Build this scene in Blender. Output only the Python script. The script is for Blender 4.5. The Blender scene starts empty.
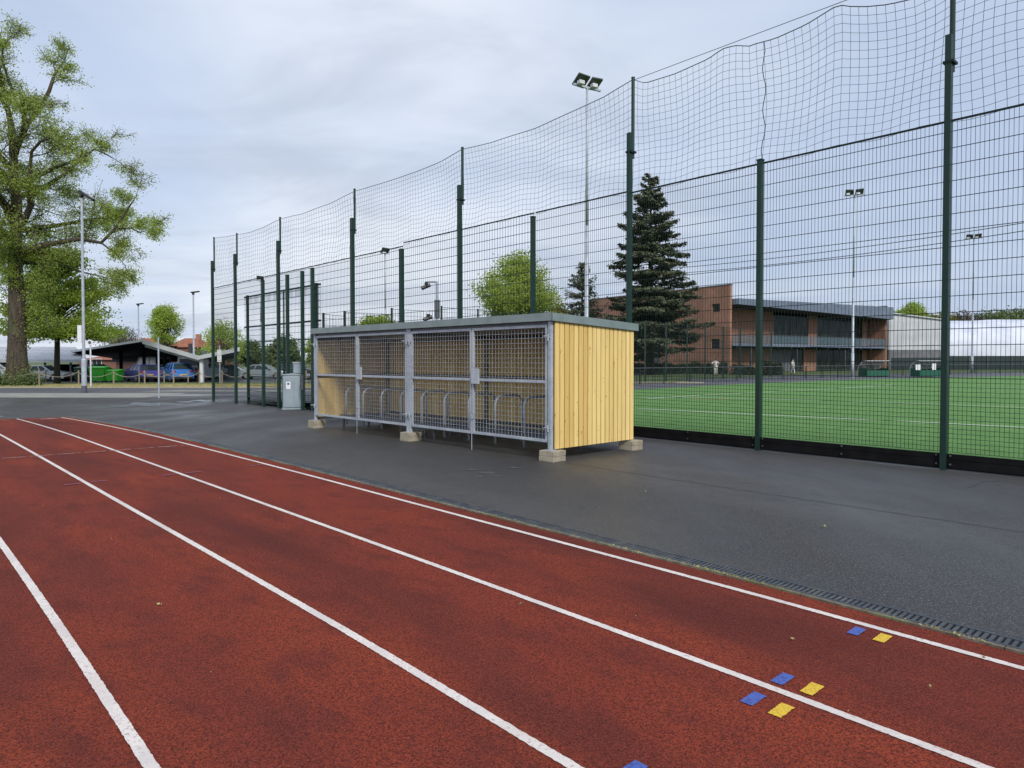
import bpy, math, random
from mathutils import Vector, Matrix
R = math.radians
scene = bpy.context.scene
COL = scene.collection
rnd = random.Random(7)

# ------------------------------------------------------------------ camera
F, CX, CY, HZ, H = 700.0, 512.0, 375.5, 360.0, 1.58
PITCH = math.atan(15.5 / F)
cd = bpy.data.cameras.new('camera'); cam = bpy.data.objects.new('camera', cd); COL.objects.link(cam)
cam.location = (0, 0, H); cam.rotation_euler = (math.pi / 2 - PITCH, 0, 0)
cd.sensor_width = 36; cd.lens = 36 * F / 1024; cd.shift_y = -8.5 / 1024; cd.clip_start = .05; cd.clip_end = 3000
scene.camera = cam

def sst(a, b, x):
    t = min(1, max(0, (x - a) / (b - a))); return t * t * (3 - 2 * t)
FD = Vector((-.665, .747)).normalized(); FN = Vector((.747, .665)).normalized(); F0 = Vector((6.2, 10.1))
def gz(x, y):                                   # lie of the land: dips a little towards the gate and the car park
    return -.32 * sst(14, 30, y) * (1 - sst(-7, 0, x))
def G(px, py, z=None):                          # where the ground point of a measured spot lies
    dx = (px - CX) / F; dy = -(py - CY) / F
    d = Vector((dx, math.cos(PITCH) + math.sin(PITCH) * dy, -math.sin(PITCH) + math.cos(PITCH) * dy))
    zz = 0 if z is None else z
    for _ in range(4 if z is None else 1):
        t = (zz - H) / d.z; p = d * t
        if z is None: zz = gz(p.x, p.y)
    return Vector((p.x, p.y, zz))
def XZ(px, py, Y):                              # point at distance Y
    return Vector(((px - 512) * Y / F, Y, H - (py - HZ) * Y / F))

# ------------------------------------------------------------------ mesh helpers
class MB:
    def __init__(s): s.v = []; s.f = []
    def box(s, a, b, M=None):
        n = len(s.v)
        for z in (a[2], b[2]):
            for x, y in ((a[0], a[1]), (b[0], a[1]), (b[0], b[1]), (a[0], b[1])):
                p = Vector((x, y, z)); s.v.append(tuple(M @ p if M else p))
        for q in ((3,2,1,0),(4,5,6,7),(0,1,5,4),(1,2,6,5),(2,3,7,6),(3,0,4,7)): s.f.append([n+i for i in q])
        return s
    def bar(s, p, q, w, h=None, up=(0,0,1)):
        h = h or w; p = Vector(p); q = Vector(q); d = (q - p).normalized(); u = Vector(up)
        if abs(d.dot(u)) > .98: u = Vector((0,1,0)) if abs(d.y) < .9 else Vector((1,0,0))
        a = d.cross(u).normalized(); b = a.cross(d)
        n = len(s.v)
        for c in (p, q):
            for i, j in ((-1,-1),(1,-1),(1,1),(-1,1)): s.v.append(tuple(c + a*i*w/2 + b*j*h/2))
        for k in ((3,2,1,0),(4,5,6,7),(0,1,5,4),(1,2,6,5),(2,3,7,6),(3,0,4,7)): s.f.append([n+i for i in k])
        return s
    def tube(s, pts, r, n=8, cap=True):
        pts = [Vector(p) for p in pts]; m = len(pts)
        rr = r if isinstance(r, (list, tuple)) else [r]*m
        base = len(s.v); a = None
        for i, p in enumerate(pts):
            d = (pts[min(i+1, m-1)] - pts[max(i-1, 0)])
            d = d.normalized() if d.length > 1e-9 else Vector((0,0,1))
            if a is None:
                u = Vector((0,0,1)) if abs(d.z) < .9 else Vector((0,1,0)); a = d.cross(u).normalized()
            else:
                a = a - d*a.dot(d); a = a.normalized() if a.length > 1e-6 else d.orthogonal().normalized()
            b = d.cross(a)
            for k in range(n):
                t = 2*math.pi*k/n; s.v.append(tuple(p + (a*math.cos(t) + b*math.sin(t))*rr[i]))
        for i in range(m-1):
            for k in range(n):
                k2 = (k+1) % n; s.f.append([base+i*n+k, base+i*n+k2, base+(i+1)*n+k2, base+(i+1)*n+k])
        if cap:
            s.f.append([base+k for k in range(n)][::-1]); s.f.append([base+(m-1)*n+k for k in range(n)])
        return s
    def prism(s, poly, d):                       # polygon (3D points) extruded by the vector d
        n = len(s.v); m = len(poly); d = Vector(d)
        for p in poly: s.v.append(tuple(p))
        for p in poly: s.v.append(tuple(Vector(p) + d))
        s.f.append(list(range(n, n+m))[::-1]); s.f.append(list(range(n+m, n+2*m)))
        for i in range(m): j = (i+1) % m; s.f.append([n+i, n+j, n+m+j, n+m+i])
        return s
    def quad(s, *p):
        n = len(s.v); s.v += [tuple(x) for x in p]; s.f.append(list(range(n, n+len(p)))); return s
    def leaf(s, c, size, asp=.6):
        d = Vector((rnd.gauss(0,1), rnd.gauss(0,1), rnd.gauss(0,1))).normalized(); e = d.orthogonal().normalized()
        e = Matrix.Rotation(rnd.random()*6.28, 3, d) @ e
        n = len(s.v); a = d*size*.5; b = e*size*asp*.5
        s.v += [tuple(c-a), tuple(c+b), tuple(c+a), tuple(c-b)]; s.f.append([n, n+1, n+2, n+3]); return s
    def build(s, name, mat, parent=None, smooth=False, M=None, bevel=0):
        me = bpy.data.meshes.new(name); me.from_pydata(s.v, [], s.f); me.update()
        me.materials.append(mat); o = bpy.data.objects.new(name, me); COL.objects.link(o)
        if smooth: me.polygons.foreach_set('use_smooth', [True]*len(me.polygons))
        if parent: o.parent = parent
        if M is not None: o.matrix_basis = M
        if bevel:
            b = o.modifiers.new('bevel', 'BEVEL'); b.width = bevel; b.segments = 2; b.limit_method = 'ANGLE'
        return o
def tag(o, label=None, cat=None, group=None, kind=None):
    if label: o['label'] = label
    if cat: o['category'] = cat
    if group: o['group'] = group
    if kind: o['kind'] = kind
    return o
def empty(name, loc, rz=0, label=None, cat=None, group=None):
    o = bpy.data.objects.new(name, None); COL.objects.link(o); o.location = loc; o.rotation_euler = (0, 0, rz)
    o.empty_display_size = .2
    return tag(o, label, cat, group)
def copy_tree(o, parent=None):
    c = o.copy(); COL.objects.link(c); c.parent = parent
    for ch in list(o.children): copy_tree(ch, c)
    return c

# ------------------------------------------------------------------ materials
def mat(name, col, rough=.6, metal=0, noise=None, spec=.5, bump=None, sat=None, isl=None, coords='Object'):
    m = bpy.data.materials.new(name); m.use_nodes = True; nt = m.node_tree; N = nt.nodes; L = nt.links
    b = N['Principled BSDF']; b.inputs['Roughness'].default_value = rough; b.inputs['Metallic'].default_value = metal
    b.inputs['Specular IOR Level'].default_value = spec
    c4 = (*col, 1); b.inputs['Base Color'].default_value = c4
    tc = N.new('ShaderNodeTexCoord'); src = None
    if noise:                                   # list of (scale, colour, low, high[, vector stretch])
        prev = None
        for it in noise:
            sc, c2, lo, hi = it[:4]
            n = N.new('ShaderNodeTexNoise'); n.inputs['Scale'].default_value = sc; n.inputs['Detail'].default_value = 6
            if len(it) > 4:
                mp = N.new('ShaderNodeMapping'); mp.inputs['Scale'].default_value = it[4]
                if len(it) > 5: mp.vector_type = 'TEXTURE'; mp.inputs['Rotation'].default_value = (0, 0, it[5])
                L.new(tc.outputs[coords], mp.inputs['Vector']); L.new(mp.outputs[0], n.inputs['Vector'])
            else: L.new(tc.outputs[coords], n.inputs['Vector'])
            mr = N.new('ShaderNodeMapRange'); mr.inputs['From Min'].default_value = lo; mr.inputs['From Max'].default_value = hi
            L.new(n.outputs[0], mr.inputs[0])
            mx = N.new('ShaderNodeMix'); mx.data_type = 'RGBA'
            L.new(mr.outputs[0], mx.inputs['Factor']); mx.inputs[7].default_value = (*c2, 1)
            if prev: L.new(prev, mx.inputs[6])
            else: mx.inputs[6].default_value = c4
            prev = mx.outputs[2]
        src = prev
    if isl:                                     # brightness varies from leaf to leaf / board to board
        ge = N.new('ShaderNodeNewGeometry'); mx = N.new('ShaderNodeMix'); mx.data_type = 'RGBA'
        L.new(ge.outputs['Random Per Island'], mx.inputs['Factor'])
        if src: L.new(src, mx.inputs[6])
        else: mx.inputs[6].default_value = c4
        mx.inputs[7].default_value = (*isl, 1); src = mx.outputs[2]
    if src: L.new(src, b.inputs['Base Color'])
    if bump:
        n = N.new('ShaderNodeTexNoise'); n.inputs['Scale'].default_value = bump[0]; n.inputs['Detail'].default_value = 4
        L.new(tc.outputs[coords], n.inputs['Vector'])
        bp = N.new('ShaderNodeBump'); bp.inputs['Strength'].default_value = bump[1]; bp.inputs['Distance'].default_value = bump[2]
        L.new(n.outputs[0], bp.inputs['Height']); L.new(bp.outputs[0], b.inputs['Normal'])
    return m

def rough_noise(m, scale, lo, hi, rlo, rhi, coords='Object', stretch=None):
    nt = m.node_tree; N = nt.nodes; L = nt.links
    tc = N.new('ShaderNodeTexCoord'); n = N.new('ShaderNodeTexNoise'); n.inputs['Scale'].default_value = scale; n.inputs['Detail'].default_value = 5
    if stretch:
        mp = N.new('ShaderNodeMapping'); mp.inputs['Scale'].default_value = stretch; mp.inputs['Rotation'].default_value = (0, 0, R(43))
        L.new(tc.outputs[coords], mp.inputs[0]); L.new(mp.outputs[0], n.inputs['Vector'])
    else: L.new(tc.outputs[coords], n.inputs['Vector'])
    mr = N.new('ShaderNodeMapRange'); mr.inputs['From Min'].default_value = lo; mr.inputs['From Max'].default_value = hi
    mr.inputs['To Min'].default_value = rlo; mr.inputs['To Max'].default_value = rhi
    L.new(n.outputs[0], mr.inputs[0]); L.new(mr.outputs[0], N['Principled BSDF'].inputs['Roughness'])

M_ground = mat('grass_ground', (.075,.12,.03), .95, noise=[(.25,(.11,.13,.045),.4,.65),(9,(.05,.085,.02),.4,.7)], bump=(40,.5,.03))
M_asph = mat('asphalt', (.037,.036,.034), .70, noise=[(.5,(.060,.058,.055),.44,.64,(4,1,1),R(133.1)),(.9,(.031,.031,.032),.46,.70,(2,1,1),R(133.1)),(5,(.030,.030,.031),.52,.75),(14,(.060,.058,.056),.56,.72),(30,(.075,.073,.07),.58,.70),(60,(.125,.125,.13),.55,.66),(48,(.022,.022,.025),.55,.66),(150,(.16,.16,.165),.56,.66)], bump=(150,.9,.006), spec=.32)
rough_noise(M_asph, .28, .36, .62, .36, .78, stretch=(1.6,.55,1))
M_asph2 = mat('road_asphalt', (.075,.078,.09), .8, noise=[(.5,(.095,.098,.108),.4,.6),(90,(.03,.03,.033),.55,.7)], bump=(150,.4,.004))
M_track = mat('red_track_rubber', (.245,.042,.022), .9, noise=[(1.0,(.095,.022,.018),.42,.68,(5.5,1,1),R(133.1)),(1.3,(.32,.055,.022),.50,.74,(3.5,1,1),R(133.1)),(4.5,(.10,.022,.018),.50,.80,(2,1,1),R(133.1)),(130,(.055,.012,.010),.45,.62),(75,(.085,.017,.013),.50,.66),(260,(.36,.10,.07),.57,.68)], bump=(170,.9,.006), spec=.12)
M_line = mat('white_track_paint', (.70,.64,.60), .75, noise=[(130,(.30,.14,.11),.60,.68),(1.6,(.55,.48,.45),.45,.7),(60,(.42,.36,.34),.56,.68),(3,(.56,.52,.50),.5,.7)], bump=(150,.6,.004))
M_faint = mat('worn_paint', (.52,.40,.38), .8, noise=[(45,(.22,.05,.035),.45,.58)])
M_purple = mat('worn_purple_paint', (.22,.10,.22), .8, noise=[(40,(.20,.04,.03),.42,.56)])
M_bluep = mat('blue_paint', (.055,.11,.40), .7, noise=[(110,(.12,.03,.05),.58,.66),(70,(.03,.06,.25),.5,.65)], bump=(150,.5,.004))
M_yelp = mat('yellow_paint', (.66,.44,.03), .7, noise=[(110,(.25,.07,.02),.58,.66),(70,(.5,.32,.02),.5,.65)], bump=(150,.5,.004))
M_kerb = mat('edging_stone', (.20,.18,.135), .85, noise=[(14,(.10,.095,.07),.42,.62),(3,(.15,.16,.08),.5,.7),(1.1,(.09,.05,.04),.52,.66)], bump=(60,.4,.004))
M_drain = mat('drain_grate_metal', (.055,.065,.08), .55, .3, noise=[(9,(.11,.115,.12),.45,.7)])
M_dark = mat('dark_channel', (.008,.008,.009), .9)
M_conc = mat('concrete', (.36,.32,.24), .9, noise=[(7,(.25,.22,.16),.4,.65),(60,(.42,.38,.30),.5,.7)], bump=(50,.5,.006))
M_band = mat('pale_paving', (.27,.26,.235), .85, noise=[(1.2,(.2,.195,.18),.4,.65)])
M_straw = mat('dry_grass_edge', (.40,.34,.16), .95, noise=[(2.2,(.24,.25,.09),.4,.6)])
M_turf = mat('artificial_turf', (.14,.285,.085), .9, spec=.15, noise=[(.35,(.175,.325,.105),.4,.62,(6,1,1),R(131)),(3,(.10,.205,.062),.4,.7),(120,(.065,.15,.04),.45,.65)], bump=(110,.7,.02))
M_tline = mat('turf_line', (.62,.68,.60), .9, noise=[(60,(.4,.52,.36),.5,.65)])
M_galv = mat('galvanised_steel', (.41,.45,.51), .5, .2, noise=[(18,(.32,.355,.41),.4,.65),(2.5,(.49,.53,.57),.45,.7)])
M_galvd = mat('dull_steel', (.13,.14,.16), .5, .5, noise=[(15,(.09,.095,.11),.4,.65)])
M_trim = mat('roof_trim_metal', (.24,.30,.30), .45, .2, noise=[(4,(.19,.245,.245),.4,.7)])
M_green = mat('dark_green_powder_coat', (.007,.028,.021), .45, noise=[(6,(.010,.036,.028),.4,.7)], spec=.35)
M_gwire = mat('dark_green_wire', (.007,.017,.017), .5, spec=.25)
M_net = mat('black_net_cord', (.035,.05,.055), .8)
M_black = mat('black_board', (.006,.006,.007), .8, noise=[(5,(.011,.011,.012),.4,.7)], spec=.12)
M_blkplas = mat('black_plastic', (.015,.015,.017), .45)
M_wpaint = mat('white_metal', (.62,.64,.66), .5, noise=[(3,(.5,.52,.55),.4,.7)])
M_cab = mat('cabinet_grp', (.28,.34,.38), .55, noise=[(2.2,(.22,.27,.31),.4,.65)])
M_sign = mat('sign_white', (.75,.76,.78), .5, noise=[(5,(.68,.69,.7),.4,.7)])
M_signb = mat('sign_blue', (.04,.13,.40), .5)
M_bark = mat('bark', (.085,.068,.048), .95, noise=[(3,(.045,.035,.026),.4,.6,(3,3,.6)),(1.2,(.07,.085,.035),.55,.7)], bump=(9,.9,.08))
M_barkd = mat('dark_bark', (.045,.038,.03), .95, bump=(12,.8,.04))
def leafmat(name, c, c2, tr=.35):
    m = mat(name, c, .6, isl=c2, noise=[(.35,tuple(x*.85 for x in c),.4,.62)], spec=.2)
    nt = m.node_tree; N = nt.nodes; L = nt.links; b = N['Principled BSDF']
    t = N.new('ShaderNodeBsdfTranslucent'); ms = N.new('ShaderNodeMixShader'); ms.inputs[0].default_value = tr
    L.new(b.inputs['Base Color'].links[0].from_socket, t.inputs[0]); L.new(b.outputs[0], ms.inputs[1]); L.new(t.outputs[0], ms.inputs[2])
    L.new(ms.outputs[0], N['Material Output'].inputs[0]); return m
M_leafA = leafmat('spring_leaves', (.31,.42,.07), (.50,.60,.16), .62)
M_leafB = leafmat('fresh_green_leaves', (.27,.40,.05), (.45,.54,.12), .6)
M_leafC = leafmat('mid_green_leaves', (.12,.18,.06), (.19,.24,.10))
M_leafY = leafmat('yellow_green_leaves', (.17,.18,.03), (.24,.24,.06))
M_need = leafmat('conifer_needles', (.075,.095,.05), (.17,.185,.11), .3)
M_twig = leafmat('bare_twigs', (.16,.15,.13), (.10,.095,.08), .1)
M_hedge = leafmat('hedge_leaves', (.035,.06,.03), (.07,.09,.06), .2)
M_rope = mat('pale_rope', (.30,.26,.20), .9)
M_post = mat('weathered_timber', (.28,.23,.16), .85, noise=[(9,(.25,.19,.12),.4,.65)])

def brick(name, c1, c2, mortar, scale=1.0):
    m = mat(name, c1, .9); nt = m.node_tree; N = nt.nodes; L = nt.links
    tc = N.new('ShaderNodeTexCoord'); sep = N.new('ShaderNodeSeparateXYZ'); L.new(tc.outputs['Object'], sep.inputs[0])
    ad = N.new('ShaderNodeMath'); ad.operation = 'ADD'; L.new(sep.outputs[0], ad.inputs[0]); L.new(sep.outputs[1], ad.inputs[1])
    cb = N.new('ShaderNodeCombineXYZ'); L.new(ad.outputs[0], cb.inputs[0]); L.new(sep.outputs[2], cb.inputs[1])
    br = N.new('ShaderNodeTexBrick'); br.inputs['Scale'].default_value = scale
    br.inputs['Brick Width'].default_value = .23; br.inputs['Row Height'].default_value = .075; br.inputs['Mortar Size'].default_value = .008
    br.inputs['Color1'].default_value = (*c1,1); br.inputs['Color2'].default_value = (*c2,1); br.inputs['Mortar'].default_value = (*mortar,1)
    L.new(cb.outputs[0], br.inputs[0])
    n = N.new('ShaderNodeTexNoise'); n.inputs['Scale'].default_value = .5; L.new(tc.outputs['Object'], n.inputs['Vector'])
    mr = N.new('ShaderNodeMapRange'); mr.inputs['From Min'].default_value = .35; mr.inputs['From Max'].default_value = .7
    mr.inputs['To Min'].default_value = .8; mr.inputs['To Max'].default_value = 1.1; L.new(n.outputs[0], mr.inputs[0])
    mx = N.new('ShaderNodeMix'); mx.data_type = 'RGBA'; mx.blend_type = 'MULTIPLY'; mx.inputs[0].default_value = 1
    L.new(br.outputs[0], mx.inputs[6]); L.new(mr.outputs[0], mx.inputs[7]); L.new(mx.outputs[2], N['Principled BSDF'].inputs['Base Color'])
    return m
M_brick = brick('red_brick', (.40,.18,.11), (.31,.135,.085), (.32,.25,.2))
M_brickd = brick('brown_brick', (.22,.09,.06), (.17,.07,.05), (.18,.14,.12))
def woodmat(name, c, c2, knot):
    m = mat(name, c, .62, noise=[(1.0,tuple(x*.86 for x in c),.38,.66,(28,28,1.4)),(1.0,knot,.66,.74,(20,20,8)),(1.0,tuple(x*.72 for x in c),.60,.75,(60,60,.8))], isl=None, spec=.3)
    nt = m.node_tree; N = nt.nodes; L = nt.links; b = N['Principled BSDF']; s = b.inputs['Base Color'].links[0].from_socket
    ge = N.new('ShaderNodeNewGeometry'); mr = N.new('ShaderNodeMix'); mr.data_type = 'RGBA'
    mr.inputs[6].default_value = (1.06,1.04,1.0,1); mr.inputs[7].default_value = c2
    L.new(ge.outputs['Random Per Island'], mr.inputs[0])
    mx = N.new('ShaderNodeMix'); mx.data_type = 'RGBA'; mx.blend_type = 'MULTIPLY'; mx.inputs[0].default_value = 1
    L.new(s, mx.inputs[6]); L.new(mr.outputs[2], mx.inputs[7]); L.new(mx.outputs[2], b.inputs['Base Color']); return m
M_wood = woodmat('pale_larch_boards', (.87,.67,.285), (.82,.72,.55,1), (.44,.24,.07))
def glass(name, c, r=.08): return mat(name, c, r, 0, spec=.28)
M_pane = mat('pane_painted_reflections', (.012,.016,.016), .12, spec=.12, noise=[(.6,(.05,.075,.035),.45,.65,(3,3,1)),(1.6,(.10,.12,.10),.62,.7,(3,3,.6))])  # noise paints green tree reflections into the glass colour
M_glass = glass('dark_glass', (.02,.028,.03)); M_cglass = glass('car_glass', (.03,.045,.05), .05)
def paint(name, c, metal=.3): return mat(name, c, .28, metal, spec=.6)
M_tyre = mat('tyre_rubber', (.015,.015,.016), .85); M_rim = mat('alloy_rim', (.4,.42,.44), .35, .8)
M_lampr = mat('red_lens', (.35,.01,.01), .25); M_lampw = mat('clear_lens', (.65,.68,.7), .2)
M_plate = mat('number_plate', (.6,.45,.05), .5)
M_fascia = mat('zinc_fascia', (.20,.24,.31), .45, .4, noise=[(1.2,(.16,.19,.25),.4,.65)])
M_render = mat('grey_cladding', (.16,.17,.185), .8, noise=[(1,(.12,.125,.14),.4,.6)])
M_shed = mat('white_cladding', (.56,.58,.61), .6, noise=[(.5,(.46,.48,.52),.4,.65)])
M_fabric = mat('white_fabric', (.60,.64,.72), .7, noise=[(.3,(.48,.52,.62),.4,.65)])
M_navy = mat('navy_cladding', (.018,.032,.034), .7)
M_roofg = mat('grey_sheet_roof', (.40,.42,.47), .6, noise=[(.6,(.30,.32,.36),.4,.65)])
M_tile = mat('orange_roof_tiles', (.30,.11,.06), .9, noise=[(1.4,(.20,.08,.05),.4,.65)])

# ------------------------------------------------------------------ ground and sheets
def sheet(name, fn, ns, nt_, m, off, kind='structure', follow=True):
    v = []; f = []
    for i in range(ns+1):
        for j in range(nt_+1):
            p = fn(i/ns, j/nt_); v.append((p[0], p[1], (gz(p[0], p[1]) if follow else 0) + off))
    for i in range(ns):
        for j in range(nt_):
            a = i*(nt_+1)+j; f.append([a, a+1, a+nt_+2, a+nt_+1])
    me = bpy.data.meshes.new(name); me.from_pydata(v, [], f); me.update(); me.materials.append(m)
    if sum(p.normal.z for p in me.polygons) < 0: me.flip_normals()
    o = bpy.data.objects.new(name, me); COL.objects.link(o)
    if kind: o['kind'] = kind
    return o
def quadfn(a, b, c, d):
    a, b, c, d = [Vector(q[:2]) for q in (a, b, c, d)]
    return lambda s, t: (a*(1-s)+b*s)*(1-t) + (d*(1-s)+c*s)*t
def warp(u, lim, far):                          # fine near, coarse far
    x = 2*u - 1; return math.copysign(abs(x)**1.0*lim + max(0, abs(x)-.8)/.2*far*abs(x)**8, x)
sheet('ground', lambda s, t: (warp(s, 60, 1400), 25 + warp(t, 50, 1400)), 130, 110, M_ground, -.012)
def apron(s, t):
    return (-75 + s*120, -8 + t*44.0)
sheet('asphalt_path', quadfn((-75,-8),(30,-8),(30,35.6),(-75,35.6)), 160, 90, M_asph, 0.0)

TD = Vector((-.684, .7297)); TN = Vector((.7297, .684))
def lerpn(tab, s):
    if s <= tab[0][0]: k = (tab[1][1]-tab[0][1])/(tab[1][0]-tab[0][0]); return tab[0][1] + k*.6*(s-tab[0][0])
    for i in range(len(tab)-1):
        a, b = tab[i], tab[i+1]
        if s <= b[0] or i == len(tab)-2:
            m0 = (b[1]-tab[max(i-1,0)][1])/(b[0]-tab[max(i-1,0)][0]); i2 = min(i+2, len(tab)-1)
            m1 = (tab[i2][1]-a[1])/(tab[i2][0]-a[0]); hh = b[0]-a[0]; t = min(1.0, (s-a[0])/hh)
            return (2*t**3-3*t*t+1)*a[1]+(t**3-2*t*t+t)*hh*m0+(-2*t**3+3*t*t)*b[1]+(t**3-t*t)*hh*m1
LN = {1: [(.8,4.345),(2.57,4.41),(6.63,4.476),(9.02,4.515),(13.76,4.53),(24.1,4.426)],
      2: [(.69,3.177),(1.87,3.212),(4.81,3.245),(13.36,3.289),(24.38,3.34)],
      3: [(1.77,2.023),(3.84,2.08),(8.28,2.128),(13.87,2.189),(18.37,2.225)],
      4: [(2.89,.831),(4.97,.876),(7.62,.911),(14,.96)],
      5: [(2.89,-.37),(4.97,-.33),(7.62,-.29),(14,-.24)]}
def TP(s, n): p = TD*s + TN*n; return (p.x, p.y)
SEND = 24.3
def end_s(n): return SEND + .12*(4.6-n)*.5
sheet('running_track', lambda a, t: TP(-14 + a*(end_s(-8 + t*12.6)+14), (-8 + t*(8 + lerpn(LN[1], -14+a*(SEND+14)) + .19))), 90, 24, M_track, .003)
def strip(name, nf, w, m, off, s0=-13, s1=24.2, ns=90, kind='structure'):
    if name == 'track_line':
        s0 = -4; return sheet(name, lambda a, t: TP(s0+a**1.6*(s1-s0), nf(s0+a**1.6*(s1-s0)) - .020 + (t-.5)*w + rnd.uniform(-.0022,.0022)), 1500, 1, m, off, kind)
    return sheet(name, lambda a, t: TP(s0+a*(s1-s0), nf(s0+a*(s1-s0)) - .020 + (t-.5)*w), ns, 1, m, off, kind)
for k in LN: strip('track_line', lambda s, k=k: lerpn(LN[k], s), .05, M_line, .007, s1=24.15)
strip('track_line', lambda s: lerpn(LN[5], s) - 1.2, .05, M_line, .007)
# edging kerb and drain channel beside the track
nk = lambda s: lerpn(LN[1], s) - .018
kb = MB()
for i in range(60):
    s0 = -10 + i*34.5/60; s1 = s0 + 34.5/60 - .006
    a = [Vector((*TP(s, nk(s)+o), gz(*TP(s, nk(s)+o)))) for s in (s0, s1) for o in (.205, .238)]
    kb.prism([a[0]+Vector((0,0,-.02)), a[1]+Vector((0,0,-.02)), a[3]+Vector((0,0,-.02)), a[2]+Vector((0,0,-.02))], (0,0,.036))
tag(kb.build('edging_kerb', M_kerb), kind='structure')
strip('drain_channel', lambda s: nk(s)+.32, .15, M_dark, .006, s0=-10, s1=24.4)
gb = MB()
s = -4.0
while s < 24.3:
    if s < 14:
        for w in (0,):
            p = Vector((*TP(s, nk(s)+.25), gz(*TP(s, nk(s)+.25)) + .011)); q = Vector((*TP(s, nk(s)+.385), p.z))
            gb.bar(p, q, .020, .008)
        s += .036
    else: s += .5
for o in (.25, .385):
    pts = [Vector((*TP(-4+i*28.3/60, nk(-4+i*28.3/60)+o), gz(*TP(-4+i*28.3/60, 4.8))+.012)) for i in range(61)]
    for a, b in zip(pts, pts[1:]): gb.bar(a, b, .018, .012)
for i in range(21):
    a = 14 + i*.5
    p = Vector((*TP(a, nk(a)+.32), gz(*TP(a, 4.8))+.011)); q = Vector((*TP(a+.46, nk(a+.46)+.32), gz(*TP(a+.46, 4.8))+.011)); gb.bar(p, q, .11, .006)
tag(gb.build('drain_grate', M_drain), 'slotted dark metal drain grate running along the right edge of the red track', 'drain grate')
# painted lane marks
def mark(name, s, n, L, W, m, off=.008):
    n -= .020; s -= .018
    mb = MB(); pts = []
    for q0, q1 in (((-.5,-.5),(.5,-.5)),((.5,-.5),(.5,.5)),((.5,.5),(-.5,.5)),((-.5,.5),(-.5,-.5))):
        for i in range(14):
            a = q0[0]+(q1[0]-q0[0])*i/14; t = q0[1]+(q1[1]-q0[1])*i/14; x, y = TP(s+a*W+rnd.gauss(0,.0011), n+t*L+rnd.gauss(0,.0011)); pts.append((x, y, gz(x,y)+off))
    mb.quad(*pts); tag(mb.build(name, m), kind='structure')
for s_, n_, m_ in ((1.59,4.235,M_bluep),(1.45,4.237,M_yelp),(1.60,3.335,M_bluep),(1.455,3.335,M_yelp),(1.60,3.040,M_bluep),(1.46,3.03,M_yelp),(1.64,2.165,M_bluep)):
    mark('lane_mark', s_, n_, .135, .062, m_)
def dash_line(px0, py0, px1, py1, w, m, dash, gap):
    a = G(px0, py0).xy; b = G(px1, py1).xy; L = (b-a).length; d = (b-a)/L; n = Vector((-d.y, d.x)); t = 0; mb = MB()
    while t < L:
        p = a + d*t; q = a + d*min(L, t+dash); z = gz(*p)+.013; o = n*w/2
        mb.quad((*(p-o), z), (*(q-o), gz(*q)+.013), (*(q+o), gz(*q)+.013), (*(p+o), z)); t += dash+gap
    tag(mb.build('dashed_cross_line', m), kind='structure')
dash_line(-60, 463.5, 183, 446, .04, M_faint, .32, .06)
dash_line(-60, 422.5, 82, 418.2, .045, M_faint, .2, .12)
for a, b, c, d in ((40,419.5,56,418.6),(-10,417.2,4,416.6)): dash_line(a, b, c, d, .09, M_line, 9, 0)
for x, y in ((72,485),(98,482),(170,475.5),(193,473),(255,466)): dash_line(x-8, y+.8, x+9, y-.8, .05, M_purple, 9, 0)

# repair seam and stains on the asphalt
def polystrip(name, pts, w, m, off):
    P = [G(*p).xy for p in pts]; mb = MB()
    for i, (a, b) in enumerate(zip(P, P[1:])):
        d = (b-a).normalized(); n = Vector((-d.y, d.x))*w/2
        mb.quad((*(a-n), gz(*a)+off), (*(b-n), gz(*b)+off), (*(b+n), gz(*b)+off), (*(a+n), gz(*a)+off))
    return tag(mb.build(name, m), kind='structure')
M_seam = mat('asphalt_seam', (.026,.027,.030), .7)
def densify(pts, n=8, j=.5):
    out = []
    for a, b in zip(pts, pts[1:]):
        for i in range(n): t = i/n; out.append((a[0]+(b[0]-a[0])*t + rnd.uniform(-j,j), a[1]+(b[1]-a[1])*t + rnd.uniform(-j,j)*.35))
    return out + [pts[-1]]
polystrip('asphalt_seam', densify([(566,463),(700,484),(860,508),(1080,541)], 12), .012, M_seam, .004)
polystrip('asphalt_seam', densify([(968,488),(985,482),(1000,481.5),(1060,489)], 5), .010, M_seam, .004)
M_stain = mat('dried_stain', (.10,.10,.10), .8, noise=[(16,(.040,.039,.038),.40,.56)])
for cx_, cy_, w_, h_ in ((488,473,9,1.0),(474,470,8,.7),(499,476,7,.7),(480,477,5,.6),(514,468,9,.7)):
    c = [G(cx_+w_*math.cos(t)*(1+.25*math.sin(3*t)), cy_+h_*math.sin(t)) for t in [i*math.pi/8 for i in range(16)]]
    me = MB(); me.quad(*[(p.x, p.y, p.z+.004) for p in c][::-1]); tag(me.build('asphalt_stain', M_stain), kind='structure')
db = MB()
for i in range(520):
    s_ = rnd.choice((2.4,2.55,2.7,2.9,3.6,5.2,1.2))+rnd.gauss(0,.16) if rnd.random() < .7 else rnd.uniform(.5,12); n_ = nk(s_)+.215+rnd.gauss(0,.012)
    p = Vector((*TP(s_, n_), gz(*TP(s_, n_))+.022)); db.leaf(p, rnd.uniform(.006,.018), .7)
tag(db.build('edge_debris', M_straw), kind='stuff')
lt = MB()
for px, py, r in ((824,528,.018),(646,493,.016),(617,440,.02),(521,607,.012),(794,642,.012),(983,661,.012),(931,690,.01),(520,606,.008),(160,607,.015),(905,628,.008)):
    p = G(px, py); 
    for k in range(2): lt.leaf(p+Vector((rnd.uniform(-.01,.01),0,.022)), r*2)
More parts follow.
